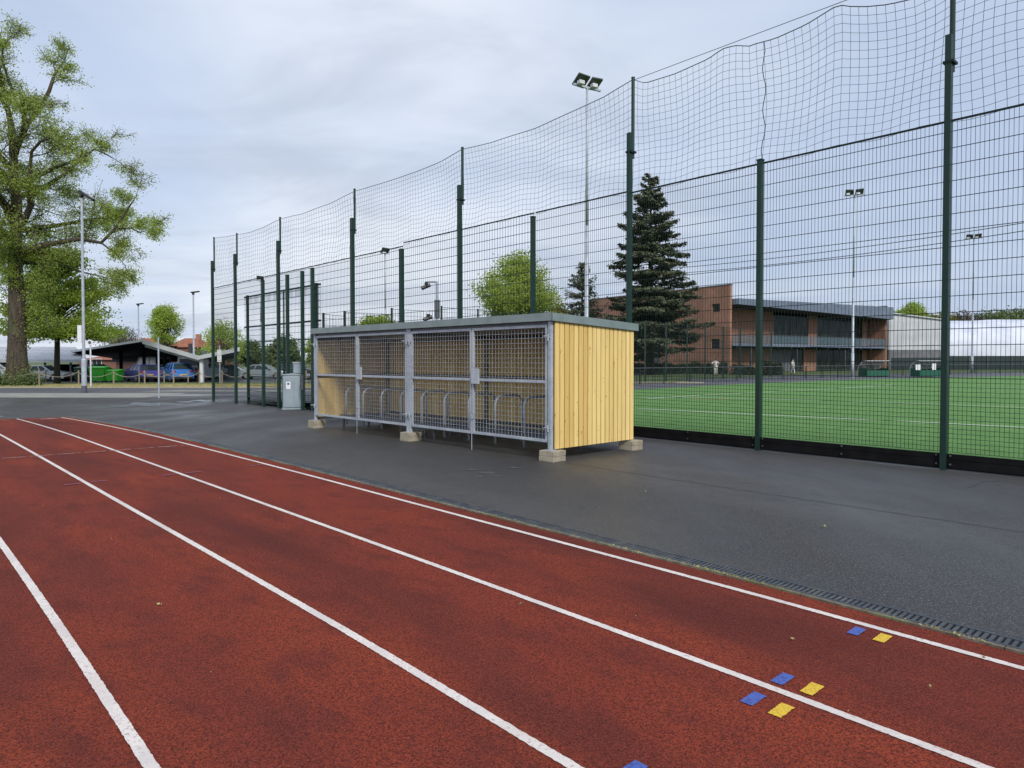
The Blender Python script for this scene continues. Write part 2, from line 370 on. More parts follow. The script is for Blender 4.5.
for i in range(70):
    s_ = rnd.uniform(.2,9); n_ = rnd.uniform(-.2, 8); p = Vector((*TP(s_, n_), 0)); lt.leaf(p+Vector((0,0,gz(*p.xy)+.012)), rnd.uniform(.006,.013))
tag(lt.build('fallen_leaves', M_straw), kind='stuff')

M_pud = mat('wet_film', (.05,.052,.055), .22, spec=1.0)
for cx_, cy_, w_, h_ in ((152,404.2,27,1.7),(120,406,14,.9),(206,400.8,14,.9),(185,402,9,.6)):
    me = MB(); rings = []
    for q_ in (0.05,.35,.65,.85,1):
        rings.append([G(cx_+q_*w_*math.cos(t)*(1+.2*math.sin(3*t+cx_)), cy_+q_*h_*math.sin(t)*(1+.25*math.sin(5*t))) for t in [i*math.pi/14 for i in range(28)]])
    for ra, rb_ in zip(rings, rings[1:]):
        for i in range(28):
            j = (i+1)%28; me.quad(*[(p.x, p.y, p.z+.007) for p in (ra[i], rb_[i], rb_[j], ra[j])])
    tag(me.build('puddle', M_pud), kind='structure')
# left side bands: pale paving, road, dry edge, verge
sheet('pale_path', lambda s, t: (-75 + s*(75-18.5), 35.2 + t*4.9), 60, 4, M_band, .010)
sheet('pale_path', lambda s, t: (-18.5 + s*4.5, 36.2+1.6*s + t*2.6*(1-s*.8)), 10, 2, M_band, .010)
sheet('road', lambda s, t: (-75 + s*88, 35.0 + t*12.5), 90, 10, M_asph2, .003)
sheet('road_patch', lambda s, t: (-22.5 + s*9.5 + t*1.5, 42 + t*1.8), 8, 2, M_band, .010)
kb = MB()
for i in range(88):
    x = -75 + i; kb.box((x, 47.4, gz(x,47)-.05), (x+.99, 47.55, gz(x,47)+.09))
tag(kb.build('road_kerb', M_conc), kind='structure')
sheet('dry_grass_edge', lambda s, t: (-75 + s*88, 47.56 + t*1.7), 60, 2, M_straw, .05)
sheet('verge', lambda s, t: (-75 + s*88, 49.2 + t*9.3), 60, 6, M_ground, .03)
sheet('parking_apron', lambda s, t: (-75 + s*92, 58.4 + t*50), 60, 30, M_asph2, .0)

# ------------------------------------------------------------------ pitch
PU = Vector((.747, .665)).normalized()          # along the far short side, away from the long fence
def PP(s, n): p = TD*s + TN*n; return (p.x, p.y)
far_edge = [G(560,395.5), G(636,390), G(723,385), G(848,380), G(1024,376), G(1150,373.6)]
def pf(u):
    x = u*(len(far_edge)-1); i = min(int(x), len(far_edge)-2); t = x-i
    return far_edge[i].xy*(1-t) + far_edge[i+1].xy*t
def nearf(u):
    a = F0 + FD*14 + FN*.12; b = F0 - FD*14 + FN*.12; return a, b
A_, B_ = nearf(0)
far_out = pf(1) + Vector((40, -60))
def pitch(s, t):
    near = A_*(1-s) + B_*s
    farp = (F0 + FD*14 + FN*.12)*(1-t) + pf(1)*t
    # s runs along the near fence, t away from it, the far short side follows pf
    q = pf(t*.999) if s == 0 else None
    base = A_*(1-t) + pf(1)*t
    edge0 = pf(t)
    edge1 = B_ + (far_out - B_)*t
    return edge0*(1-s) + edge1*s
far_edge.insert(0, Vector((*A_, 0)))
sheet('sports_pitch', pitch, 24, 30, M_turf, .016, follow=False)
sheet('perimeter_path', lambda s, t: pf(s) + Vector((-.66,.75))*(t*14 + .05) if s < 2 else 0, 24, 2, M_asph2, .009, follow=False)
vg = sheet('lawn', quadfn((0,43.5),(26,68),(22,84),(-6,60)), 4, 4, M_ground, .014, follow=False)
def gline(name, pts, w, m=M_tline, off=.020):
    P = [G(*p).xy for p in pts]; mb = MB()
    for a, b in zip(P, P[1:]):
        d = (b-a).normalized(); n = Vector((-d.y, d.x))*w/2; o = off
        mb.quad((*(a-n), o), (*(b-n), o), (*(b+n), o), (*(a+n), o))
    tag(mb.build(name, m), kind='structure')
gline('pitch_line', [(600,407.6),(636,409),(755,415),(900,421.8),(1024,428),(1150,434.5)], .12)
gline('pitch_line', [(640,397.5),(765,399),(900,403.4),(1024,408),(1150,413)], .11)
gline('pitch_line', [(648,399),(700,395.6),(724,394.4),(775,392.2)], .11)
gline('pitch_line', [(775,391),(830,389.3),(892,385.2)], .12)
gline('pitch_line', [(860,386),(960,387.5),(1100,390)], .12)
gline('pitch_arc_line', [(690,398.6),(700,399.6),(716,400),(728,399.2)], .08, mat('turf_line_orange', (.6,.33,.12), .9))

# ------------------------------------------------------------------ long sports fence
def tpx(px):
    k = (px-512)/F; return (F0.x - k*F0.y)/(k*FD.y - FD.x)
def FP(t, z=0, n=0):
    p = F0 + FD*t + FN*n; return Vector((p.x, p.y, z))
def zat(t, py): return H + (HZ-py)*(F0.y + FD.y*t)/F
fence = empty('sports_fence', FP(0), 0, 'tall dark green mesh ball fence with netting above, running behind the timber shelter', 'fence')
PI_ = Matrix.Translation(-FP(0))
tall = [(945, None), (629, 80), (460, 149), (353, 190), (279, 218), (236, 234), (213.3, 238)]
med = [(759, 162), (533, 218), (402, 250), (313, 269), (303, 272), (288, 275.5), (263.5, 281)]
posts = []
for px, py in tall:
    t = tpx(px); top = 7.35 if py is None else zat(t, py)
    posts.append((t, top, True))
posts.append((-5.75, 7.3, True))
for px, py in med:
    t = tpx(px); posts.append((t, zat(t, py) if px < 900 else 5.1, False))
posts.append((-2.88, 5.15, False))
FR = Matrix.Rotation(math.atan2(FN.y, FN.x), 4, 'Z')   # local x = away from the viewer, local y = along the fence
def fbuild(mb, name, m, parent=fence, t=0, **k):
    o = mb.build(name, m, parent, M=Matrix.Translation(FP(t, 0) - FP(0)) @ FR, **k); return o
for t, top, istall in posts:
    p = FP(t); g = gz(p.x, p.y); mb = MB()
    if istall:
        mb.box((-.055,(-.04 if t < 9 else -.05 if t < 14 else -.07),g-.1), (.045,(.04 if t < 9 else .05 if t < 14 else .07),6.2)); o = fbuild(mb, 'fence_post', M_green, t=t)
        u = MB(); u.tube([(.082,-.012,5.7), (.082,-.012,top), (.082,-.012,top+.002), (.082,-.012,top+.02)], [.036,.036,.040,.040], 10)
        uo = u.build('post_extension', M_green, o, smooth=False)
        for zc_ in (5.80,): c = MB(); c.box((-.065,-.075,zc_), (.125,.065,zc_+.035)); c.build('clamp', M_gwire, o)
    else:
        mb.box((-.055,(-.04 if t < 9 else -.045 if t < 14 else -.065),g-.1), (.045,(.04 if t < 9 else .045 if t < 14 else .065),top)); o = fbuild(mb, 'fence_post', M_green, t=t)
        c = MB(); c.box((-.06,(-.05 if t < 14 else -.07),top), (.05,(.05 if t < 14 else .07),top+.02)); c.build('post_cap', M_gwire, o)
ts = sorted(set(round(p[0],3) for p in posts))
tg0, tg1 = tpx(313), tpx(236)
def mesh_wires(mb, y0, y1, z0, z1, dense_to, vs=.05, hs=.2, w=.0065, x=.06, gf=None):
    n = max(1, int((y1-y0)/vs))
    for i in range(n+1):
        y = y0 + (y1-y0)*i/n; mb.box((x-w/2, y-w/2, z0), (x+w/2, y+w/2, z1))
    z = z0
    while z <= z1+.001:
        hw_ = w*.55 if z < dense_to else w*1.05
        mb.box((x-w/2-.006, y0, z-hw_), (x-w/2-.0005, y1, z+hw_))
        z += .0667 if z < dense_to else hs*1.175
for a, b in zip(ts, ts[1:]):
    if b-a < .3: continue
    mt = (a+b)/2; p = FP(mt); g = gz(p.x, p.y); far = mt > 14
    topz = 4.99 if mt < 6 else (5.03 if mt < 14 else 4.93)
    mb = MB(); gate = tg0-.1 < mt < tg1+.1
    z0 = .255 if not gate else 3.95
    if mt > tg1: z0 = g+.12
    L = b-a
    mesh_wires(mb, .04, L-.04, z0 if gate or mt > tg1 else .255, topz, 1.3 if not gate else 0, vs=.056 if mt < 9 else .1, w=.0048 if mt < 9 else .0065)
    mb.box((.045, .03, topz), (.075, L-.03, topz+.025))
    fbuild(mb, 'mesh_panel', M_gwire, t=a)
    if not gate:
        kbm = MB(); z1 = .235
        if mt < tg1:
            kbm.box((-.02,.045,g+.03), (.02,L-.045,g+.145)); kbm.box((-.018,.045,g+.155), (.018,L-.045,z1)); kbm.box((-.012,.05,g+.14), (.012,L-.05,g+.16))
            kk = fbuild(kbm, 'kick_board', M_black, t=a)
            sc = MB()
            for y in (.09, L/2, L-.09):
                for z in (g+.085, g+.21):
                    sc = MB(); sc.tube([(-.02,y,z),(-.032,y,z)], .014, 8); bo_ = sc.build('bolt', M_galvd, kk)
# top rope profile of the netting measured as (px, py)
rope = [(213.3,238.5),(224,237),(236,235),(250,232.5),(265,226),(279,219),(300,214.5),(325,205),(353,191.5),(380,184),(415,172),(440,161),(460,150),(490,143),(530,130),(570,112),(600,98),(629,81),
        (641,84.5),(671,75),(704,60.5),(718,50.5),(731,47),(747,47.5),(752,45),(770,40),(800,26.5),(831,7.5),(845,9),(860,8.5),(880,6),(905,0),(925,-9),(945,-22)]
prof = sorted((tpx(x), zat(tpx(x), y)) for x, y in rope)
prof = [(-5.75,7.3),(-5.3,7.05),(-4.2,6.95),(-2.9,7.25),(-1.5,6.95),(-.5,7.1)] + prof
def ztop(t):
    for (a, za), (b, zb) in zip(prof, prof[1:]):
        if t <= b: return za + (zb-za)*(t-a)/max(1e-6, b-a)
    return prof[-1][1]
def nbulge(t, z):
    k = max(0, min(1, (z-5.05)/2.2)); return .03 + .16*math.sin(k*math.pi)*(.5+.5*math.sin(t*1.1+.6)) + .05*math.sin(t*3.1)*k*(1-k)*4
talls = sorted(p[0] for p in posts if p[2])
for a, b in zip(talls, talls[1:]):
    mb = MB(); cell = .13 if a < 12 else .18; n = int((b-a)/cell); rows = int(2.2/cell); w = .0045 if a < 12 else .0055
    grid = []
    for i in range(n+1):
        t = a + (b-a)*i/n; c = []; zb_ = 5.0 if t < 6 else (5.04 if t < 14 else 4.95); zb_ += .03*math.sin(t*5)
        for j in range(rows+1):
            z = zb_ + (ztop(t)-zb_)*j/rows; tt = t + (.012*math.sin(3*t+j*.35) + .018*math.sin(j*.3+t*.8) if 0 < i < n else 0)
            c.append(FP(tt, z, .07+nbulge(t, z)*.6) - FP(a))
        grid.append(c)
    for i in range(n+1):
        for j in range(rows):
            mb.bar(grid[i][j], grid[i][j+1], w)
    for i in range(n):
        for j in range(rows+1):
            mb.bar(grid[i][j], grid[i+1][j], w if j < rows else .012)
    mb.build('ball_net', M_net, fence, M=Matrix.Translation(FP(a)-FP(0)))
cb = MB()
for a, b in [(q_, w_) for q_, w_ in zip(talls, talls[1:]) if q_ < 3]:
    za = 7.28; cb.bar(FP(a, za, .07)-FP(0), FP(b, za, .07)-FP(0), .008)
cb.build('support_cable', M_gwire, fence)
sm = MB(); tt = tpx(757); pts = [FP(tt+.03*math.sin(i*1.3), 5.1+i*(ztop(tt)-5.1)/14, .09+nbulge(tt, 5.1+i*.15)) - FP(0) for i in range(15)]
sm.tube(pts, .007, 5); sm.build('net_seam', M_gwire, fence)

# gate in the long fence
ga = tpx(313)-.0; gbt = tpx(238)
gate = empty('sports_gate', FP(ga, 0), math.atan2(FN.y, FN.x), 'dark green mesh double gate with cross rails, left of the grey cabinet', 'gate')
LG = gbt-ga; gpz = gz(*FP((ga+gbt)/2).xy)
def ztg(t, py, n=0): return H + (HZ-py)*(FP(t, 0, n).y)/F
zr = [ztg(tpx(275), 291, .3), ztg(tpx(275), 324, .3), ztg(tpx(275), 340, .3)]
mb = MB()
for z, y1 in ((zr[0], LG), (zr[1], LG)): mb.box((.28,0,z-.03),(.33,y1,z+.03))
mb.build('transom_rail', M_green, gate)
for px in (241.5, 309.5):
    t = tpx(px)-ga; mb = MB(); mb.box((.24,t-.045,gpz-.05),(.33,t+.045,zr[0]+.06)); mb.build('gate_post', M_green, gate)
tm = tpx(276.8)-ga; t0 = tpx(309.5)-ga+.06; t1 = tpx(241.5)-ga-.06
for (a, b) in ((t0, tm-.02), (tm+.02, t1)):
    lf = MB(); z0 = gpz+.08; z1 = zr[2]
    for y in (a, b-.05): lf.box((.28,y,z0),(.32,y+.05,z1))
    for z in (z0, z1-.05, gpz+1.15): lf.box((.285,a+.05,z),(.315,b-.05,z+.05))
    o = lf.build('gate_leaf', M_green, gate)
    w = MB(); mesh_wires(w, a+.06, b-.06, z0+.05, z1-.06, 0, vs=.12, hs=.2, w=.008, x=.3); w.build('leaf_mesh', M_gwire, o)
for z0, z1 in ((zr[2]+.02, zr[1]-.03), (zr[1]+.03, zr[0]-.03)):
    w = MB(); mesh_wires(w, .02, LG-.02, z0, z1, 0, vs=.12, hs=.2, w=.007, x=.31); w.build('over_panel', M_gwire, gate)
w = MB(); w.box((.28,tm-.02,zr[2]),(.32,tm+.03,zr[0])); w.build('mullion', M_green, gate)
lk = MB(); y = tpx(304)-ga
for z in (.95,.80,.70): lk.tube([(-.12,y,z),(-.12,y,z+.03)], .035, 8)
lk.box((-.14,y-.05,.5),(-.06,y+.05,1.02)); lk.build('lock', M_galvd, gate)

# ------------------------------------------------------------------ short-side fence beyond the pitch corner
def fence2(name, tops, m, label, cat, panels=True, sp=None, thick=.09):
    base = [Vector(((px-512)*Z/F, Z, 0)) for px, py, Z in tops]
    root = empty(name, base[0], 0, label, cat)
    hts = [H+(HZ-py)*Z/F for px, py, Z in tops]
    for b, h in zip(base, hts):
        mb = MB(); mb.box((-thick/2,-thick/2,gz(*b.xy)-.1),(thick/2,thick/2,h)); mb.build('fence_post', m, root, M=Matrix.Translation(b-base[0]))
    for i in range(len(base)-1):
        a = base[i]-base[0]; b = base[i+1]-base[0]; h = min(hts[i], hts[i+1])-.06; mb = MB()
        L = (b-a).length; d = (b-a)/L; n = max(2, int(L/.18))
        for k in range(n+1):
            p = a + d*(L*k/n); mb.bar(p+Vector((0,0,.1)), p+Vector((0,0,h)), .011)
        z = .1
        while z < h: mb.bar(a+Vector((0,0,z)), b+Vector((0,0,z)), .012); z += .3
        for z in (h, h*.72, h*.5): mb.bar(a+Vector((0,0,z)), b+Vector((0,0,z)), .018)
        mb.build('mesh_panel', M_gwire, root)
    return root
fence2('mesh_fence', [(323.7,313,30.5),(345,311,31.8),(392,308,33.4),(441.5,306,35.3),(478,309,37.3),(511,312,39.7),(548,314.5,41.6),(583,317,43.8),(616,319,46.2),(645,321,48.8),(666,322,51),(687,323.5,53.4),(705,325,56),(723,326.5,58.6),(740,328,61.4),(757,329,64.3),(771,330,67)],
       M_green, 'lower dark green mesh fence crossing behind the far short end of the pitch', 'fence')
# low spectator rail
rl = [(600,370,41),(640,368.8,45),(664,368.6,46.5),(690,368.5,48.5),(713,368.3,50.5),(737,368.2,52.5),(760,368.1,54.5),(783,368,56.5),(806,367.8,59),(822,367.7,60.5),(838,367.6,62),(860,367.4,64.5),(880,367.2,67),(903,367,70),(928,366.8,73),(950,366.6,76),(975,366.4,79),(1000,366.2,82),(1024,366,85),(1050,366,88),(1080,366,92)]
rb = [Vector(((px-512)*Z/F, Z, 0)) for px, py, Z in rl]
rail = empty('pitch_barrier', rb[0], 0, 'waist high green mesh barrier with pale top rail along the far pitch edge', 'barrier')
for b in rb:
    mb = MB(); mb.tube([b-rb[0]+Vector((0,0,-.05)), b-rb[0]+Vector((0,0,1.05))], .04, 8); mb.build('barrier_post', M_green, rail)
mb = MB(); mb.tube([b-rb[0]+Vector((0,0,1.06)) for b in rb], .026, 8, True); mb.build('top_rail', M_galvd, rail)
mb = MB()
for a, b in zip(rb, rb[1:]):
    L = (b-a).length; n = int(L/.16)
    for k in range(n): p = a + (b-a)*k/n - rb[0]; mb.bar(p+Vector((0,0,.05)), p+Vector((0,0,1.02)), .014)
    for z in (.06,.25,.45,.65,.85): mb.bar(a-rb[0]+Vector((0,0,z)), b-rb[0]+Vector((0,0,z)), .014)
mb.build('mesh_infill', M_gwire, rail)

# ------------------------------------------------------------------ bicycle shelter
E1 = Vector((-.6886,.7252)); E2 = Vector((.7252,.6886)); AX, AY = .624, 10.92; SL, SW = 7.63, 2.07
shelter = empty('bike_shelter', (AX, AY, 0), math.atan2(E2.y, E2.x), 'timber and galvanised mesh bicycle shelter with four gates and a grey roof edge', 'bike shelter')
SP = lambda x, y: Vector((AX, AY)) + E2*x + E1*y
ZT, ZB = 2.186, .175; DROP = .10
def rz_(x): return ZT - DROP*x/SW
# boards
def boards_x(y0, y1, x0, x1, name, gap=.020):
    mb = MB(); n = 18; w = (x1-x0)/n
    for i in range(n):
        a = x0+w*i+.006+rnd.uniform(-.001,.001); b = a+w-gap; r_ = rnd.uniform(-.004,.004)
        zt0, zt1 = rz_(a)+.03, rz_(b)+.03; k = len(mb.v)
        for z in (0,1):
            for x, y in ((a,y0+r_),(b,y0+r_),(b,y1+r_),(a,y1+r_)): mb.v.append((x, y, ZB+.01 if z == 0 else rz_(x)+.03))
        for q in ((3,2,1,0),(4,5,6,7),(0,1,5,4),(1,2,6,5),(2,3,7,6),(3,0,4,7)): mb.f.append([k+j for j in q])
    return mb.build(name, M_wood, shelter)
boards_x(-.03, -.008, .035, SW, 'side_wall'); boards_x(SL+.008, SL+.03, .035, SW, 'side_wall', .008)
mb = MB(); mb.prism([(.04,-.006,ZB+.03),(SW-.02,-.006,ZB+.03),(SW-.02,-.006,rz_(SW)),(.04,-.006,rz_(0))], (0,.004,0)); mb.build('gap_shade_sheet', M_black, shelter)  # black sheet added behind the boards to give the gaps their shade
mb = MB(); n = 66; w = SL/n
for i in range(n):
    a = w*i+.008; mb.box((SW-.022+rnd.uniform(-.002,.002), a, ZB+.01), (SW, a+w-.020, rz_(SW)+.02))
mb.build('back_wall', M_wood, shelter)
mb = MB()
for y in (0.01, SL-.05, SL/2-.02):                # inner steel frame
    for x in (SW-.075,): mb.box((x-.02,y-.0,ZB),(x+.03,y+.05,rz_(SW)-.03))
    mb.box((.06,y,rz_(0)-.07),(SW-.1,y+.04,rz_(SW)-.04))
    mb.box((.06,y,ZB+.02),(SW-.1,y+.04,ZB+.07))
for z in (ZB+.06, 1.2, 2.02): mb.box((SW-.075,.07,z),(SW-.03,SL-.07,z+.05))
for y in (.012, SL-.045): 
    for z in (1.2,): mb.box((.06,y,z),(SW-.1,y+.035,z+.05))
mb.box((0,.04,ZT-.06),(.05,SL-.04,ZT+.01))
mb.build('inner_frame', M_galvd, shelter)
for y in (0, SL/2-.035, SL/2+.035, SL):
    mb = MB(); yo = {0:.03, SL:-.03}.get(y, 0); mb.box((-.03,y+yo-.032,.175),(.03,y+yo+.032,ZT)); mb.build('front_post', M_galv, shelter, bevel=.004)
# base plates under posts
for y in (.03, SL/2, SL-.03): mb = MB(); mb.box((-.06,y-.07,.167),(.06,y+.07,.176)); mb.build('base_plate', M_galv, shelter)
DW = (SL/2-.14)/2
door_spans = []
for bay in (0, 1):
    y0 = bay*SL/2 + .075
    for k in (0, 1):
        a = y0 + k*(DW) + .008; b = a + DW - .016 - (.0); door_spans.append((a, b, k))
for a, b, k in door_spans:
    mb = MB(); z0, z1 = .285, 2.135; w = .045
    for y in (a, b-w): mb.box((-.025,y,z0),(.02,y+w,z1))
    for z in (z0, z1-w, 1.215): mb.box((-.024,a+w,z),(.019,b-w,z+w))
    d = mb.build('gate_leaf', M_galv, shelter, bevel=.003)
    wm = MB(); n = int((b-a-2*w)/.082); ww = .0046
    for i in range(1, n+1):
        y = a+w+(b-a-2*w)*i/(n+1); wm.box((-.001-ww/2,y-ww/2,z0+.02),(-.001+ww/2,y+ww/2,z1-.02))
    n = int((z1-z0-2*w)/.082)
    for i in range(1, n+1):
        z = z0+w+(z1-z0-2*w)*i/(n+1); wm.box((-.0095,a+w-.01,z-ww/2),(-.004,b-w+.01,z+ww/2))
    wm.build('mesh_infill', M_galv, d)
    hy = a-.03 if k == 0 else b+.03
    for z in (.5, 1.92):
        h_ = MB(); h_.box((-.05,hy-.05,z),(-.028,hy+.05,z+.02)); h_.tube([(-.055,hy-.02,z-.04),(-.055,hy-.02,z+.06)], .014, 8)
        h_.tube([(-.04,hy-.01,z+.03),(-.16,hy-.03,z+.03)], .009, 6); h_.build('hinge', M_galv, d)
    if k == 0:
        lb = MB(); lb.box((-.065,b-.21,1.165),(-.026,b-.025,1.43)); lb.build('lock_box', M_galv, d, bevel=.004)
        bo = MB(); bo.tube([(-.045,b-.02,gz(*SP(0,b))+.005),(-.045,b-.02,.62)], .006, 8); bo.box((-.055,b-.05,.55),(-.026,b+.0,.60)); bo.build('drop_bolt', M_galv, d)
# roof
rf = MB(); k = 26
for i in range(int((SL+.1)/.152)):                # box-profile sheet
    y = -.06+i*.152; rf.prism([(-.07,y,ZT+.075),(-.07,y+.03,ZT+.105),(-.07,y+.07,ZT+.105),(-.07,y+.10,ZT+.075),(-.07,y+.10,ZT+.07),(-.07,y,ZT+.07)], (SW+.14,0,-DROP))
rf.prism([(-.07,-.06,ZT+.03),(-.07,SL+.06,ZT+.03),(-.07,SL+.06,ZT+.068),(-.07,-.06,ZT+.068)], (SW+.14,0,-DROP))
ro = rf.build('roof', M_trim, shelter)
tr = MB(); T = .125
def trimq(p, q, h, t):
    p = Vector(p); q = Vector(q); d = (q-p).normalized(); n = Vector((d.y,-d.x,0)).normalized()*t
    tr.prism([p, q, q+Vector((0,0,h)), p+Vector((0,0,h))], n)
zz = ZT+.005
trimq((-.075,SL+.07,zz),(-.075,-.07,zz),T,-.012)
trimq((-.075,-.07,zz),(SW+.08,-.07,zz-DROP),T,-.012)
trimq((SW+.08,-.058,zz-DROP),(SW+.08,SL+.07,zz-DROP),T,-.012)
trimq((SW+.066,SL+.07,zz-DROP),(-.062,SL+.07,zz),T,-.012)
tr.build('roof_trim', M_trim, ro)
un = MB(); un.prism([(.0,0,ZT+.015),(.0,SL,ZT+.015),(.0,SL,ZT+.028),(.0,0,ZT+.028)], (SW,0,-DROP)); un.build('ceiling_sheet', M_galv, ro)
# blocks under the shelter
for nm, x, y in (('under the near front corner post of the shelter',.03,.02),('under the middle front post of the shelter',.02,SL/2),('under the far front corner post of the shelter',.02,SL-.03),
                 ('under the near back corner of the shelter, by the fence',SW-.02,.02),('under the middle of the shelter back wall, in deep shade',SW-.05,SL/2),('under the far back corner of the shelter, beside the fence',SW-.05,SL-.03)):
    p = SP(x, y); b = empty('concrete_block', (p.x, p.y, gz(*p)), math.atan2(E2.y, E2.x)+rnd.uniform(-.06,.06), None, None)
    COL.objects.unlink(b); bpy.data.objects.remove(b)
    mb = MB(); hh = .166-gz(*p); mb.box((-.15,-.15,0),(.15,.15,hh*.5-.002)); mb.box((-.146,-.152,hh*.5+.002),(.15,.147,hh)); mb.box((-.14,-.14,hh*.5-.004),(.14,.14,hh*.5+.004))
    o = mb.build('concrete_block', M_conc, M=Matrix.Translation((p.x,p.y,gz(*p))) @ Matrix.Rotation(math.atan2(E2.y,E2.x)+rnd.uniform(-.05,.05),4,'Z'), bevel=.006)
    tag(o, 'buff concrete block '+nm, 'concrete block', 'concrete blocks carrying the shelter')
# cycle rack
rack = empty('bike_rack', (*SP(0,0), 0), math.atan2(E2.y,E2.x), 'empty row of steel hoop cycle stands inside the timber shelter', 'bike rack')
mb = MB()
for x in (.52, 1.20): mb.box((x-.03,.3,.20),(x+.03,SL-.3,.25)); mb.box((x-.03,.3,.252),(x-.024,SL-.3,.30))
for y in (.4, SL/2-.1, SL/2+.2, SL-.4):
    for x in (.52,1.20): mb.box((x-.02,y-.02,gz(*SP(x,y))-.0),(x+.02,y+.02,.198))
mb.build('base_rail', M_galvd, rack)
for i in range(10):
    y = .40 + i*.745; mb = MB(); x0, x1, zt, r = .52, 1.20, .93, .17
    pts = [(x0,y,.07),(x0,y,zt-r)] + [(x0+r-r*math.cos(a), y, zt-r+r*math.sin(a)) for a in [math.pi/2*j/6 for j in range(1,7)]]
    pts += [(x1-r+r*math.sin(a), y, zt-r+r*math.cos(a)) for a in [math.pi/2*j/6 for j in range(0,7)]] + [(x1,y,.07)]
    mb.tube(pts, .024, 10); mb.build('hoop', M_galv, rack, smooth=True)

# ------------------------------------------------------------------ grey cabinet by the gate
p = G(292, 409.5); cab = empty('grey_cabinet', (p.x, p.y+.2, p.z), R(20), 'pale blue grey plastic cabinet with white notice, beside the mesh gate', 'cabinet')
mb = MB(); mb.box((-.42,-.32,0),(.42,.32,.06)); mb.box((-.39,-.30,.06),(.39,.30,1.28)); mb.build('housing', M_cab, cab, bevel=.03)
mb = MB(); mb.prism([(-.41,-.32,1.285),(.41,-.32,1.285),(.41,-.32,1.31),(0,-.32,1.35),(-.41,-.32,1.31)], (0,.64,0)); mb.build('lid', M_cab, cab, bevel=.01)
mb = MB(); mb.box((.0,-.02,1.36),(.38,.28,1.70)); mb.box((-.03,-.04,1.71),(.41,.31,1.78)); mb.build('vent_hood', M_cab, cab, bevel=.012)
mb = MB(); mb.box((-.365,-.315,.1),(-.02,-.304,1.2)); mb.box((.02,-.315,.1),(.365,-.304,1.2)); mb.build('door', M_cab, cab, bevel=.004)
mb = MB(); mb.box((-.28,-.322,.78),(-.12,-.317,1.05)); nt_ = mb.build('notice', M_sign, cab)
mb = MB(); mb.tube([(-.20,-.322,.97),(-.20,-.326,.97)], .045, 12); mb.build('notice_disc', M_signb, nt_)

cbm = MB()
a_, b_ = XZ(640,271,74), XZ(1120,207,44)
for dz in (0, .55):
    pts = [a_.lerp(b_, i/16)+Vector((0,0,-dz-.5*4*(i/16)*(1-i/16))) for i in range(17)]; cbm.tube(pts, .028, 5)
tag(cbm.build('overhead_cable', M_gwire), 'pair of dark overhead cables crossing the sky beyond the pitch, above the brick building', 'cable')

# ------------------------------------------------------------------ people by the barrier
M_skin = mat('skin', (.45,.26,.18), .6); M_white = mat('white_clothing', (.72,.74,.76), .85); M_hair = mat('dark_hair', (.03,.02,.015), .7)
M_shoe = mat('dark_shoe', (.02,.02,.02), .6); M_cream = mat('cream_clothing', (.62,.60,.55), .85)
def person(loc, rz, label, pose, mtop, mleg):
    root = empty('person', loc, rz, label, 'person', 'people standing behind the pitch')
    J = pose
    def skin(name, verts, edges, rad, m, parent):
        me = bpy.data.meshes.new(name); me.from_pydata([Vector(v) for v in verts], edges, []); me.materials.append(m)
        o = bpy.data.objects.new(name, me); COL.objects.link(o); o.parent = parent
        mo = o.modifiers.new('s', 'SKIN'); sv = me.skin_vertices[0].data
        for i, r in enumerate(rad): sv[i].radius = (r, r)
        sv[0].use_root = True
        mo.use_smooth_shade = True; sb = o.modifiers.new('ss', 'SUBSURF'); sb.levels = sb.render_levels = 1
        return o
    V = [J['pelvis'],J['waist'],J['chest'],J['neck0'],J['neck'],J['head'],J['crown'],J['shL'],J['elL'],J['wrL'],J['haL'],J['shR'],J['elR'],J['wrR'],J['haR'],
         J['hipL'],J['knL'],J['anL'],J['toL'],J['hipR'],J['knR'],J['anR'],J['toR']]
    E = [(0,1),(1,2),(2,3),(3,4),(4,5),(5,6),(3,7),(7,8),(8,9),(9,10),(3,11),(11,12),(12,13),(13,14),(0,15),(15,16),(16,17),(17,18),(0,19),(19,20),(20,21),(21,22)]
    r = [.13,.125,.145,.10,.055,.085,.075,.06,.042,.032,.035,.06,.042,.032,.035,.09,.06,.042,.04,.09,.06,.042,.04]
    body = skin('body', V, E, r, M_skin, root)
    sh = skin('shirt', [J['pelvis'],J['waist'],J['chest'],J['neck0'],J['shL'],J['elL'],J['shR'],J['elR']], [(0,1),(1,2),(2,3),(3,4),(4,5),(3,6),(6,7)], [.155,.15,.17,.11,.085,.06,.085,.06], mtop, root)
    tr_ = skin('trousers', [J['pelvis'],J['hipL'],J['knL'],J['anL'],J['hipR'],J['knR'],J['anR']], [(0,1),(1,2),(2,3),(0,4),(4,5),(5,6)], [.145,.11,.085,.065,.11,.085,.065], mleg, root)
    hd = Vector(J['head']); mb = MB()
    for i in range(5):
        pass
    hm = MB(); rings = [(.0,.095),(.05,.10),(.09,.085),(.12,.05)]
    hm.tube([hd+Vector((0,.02,a)) for a, _ in rings], [b for _, b in rings], 12); hm.build('hair', M_hair, root, smooth=True)
    for k in ('L','R'):
        a = Vector(J['an'+k]); t = Vector(J['to'+k]); s_ = MB(); s_.tube([Vector((a.x,a.y+.05,.045)), Vector((a.x,a.y,.055)), Vector((t.x,t.y-.04,.035))], [.04,.05,.035], 8); s_.build('shoe', M_shoe, root, smooth=True)
    return root
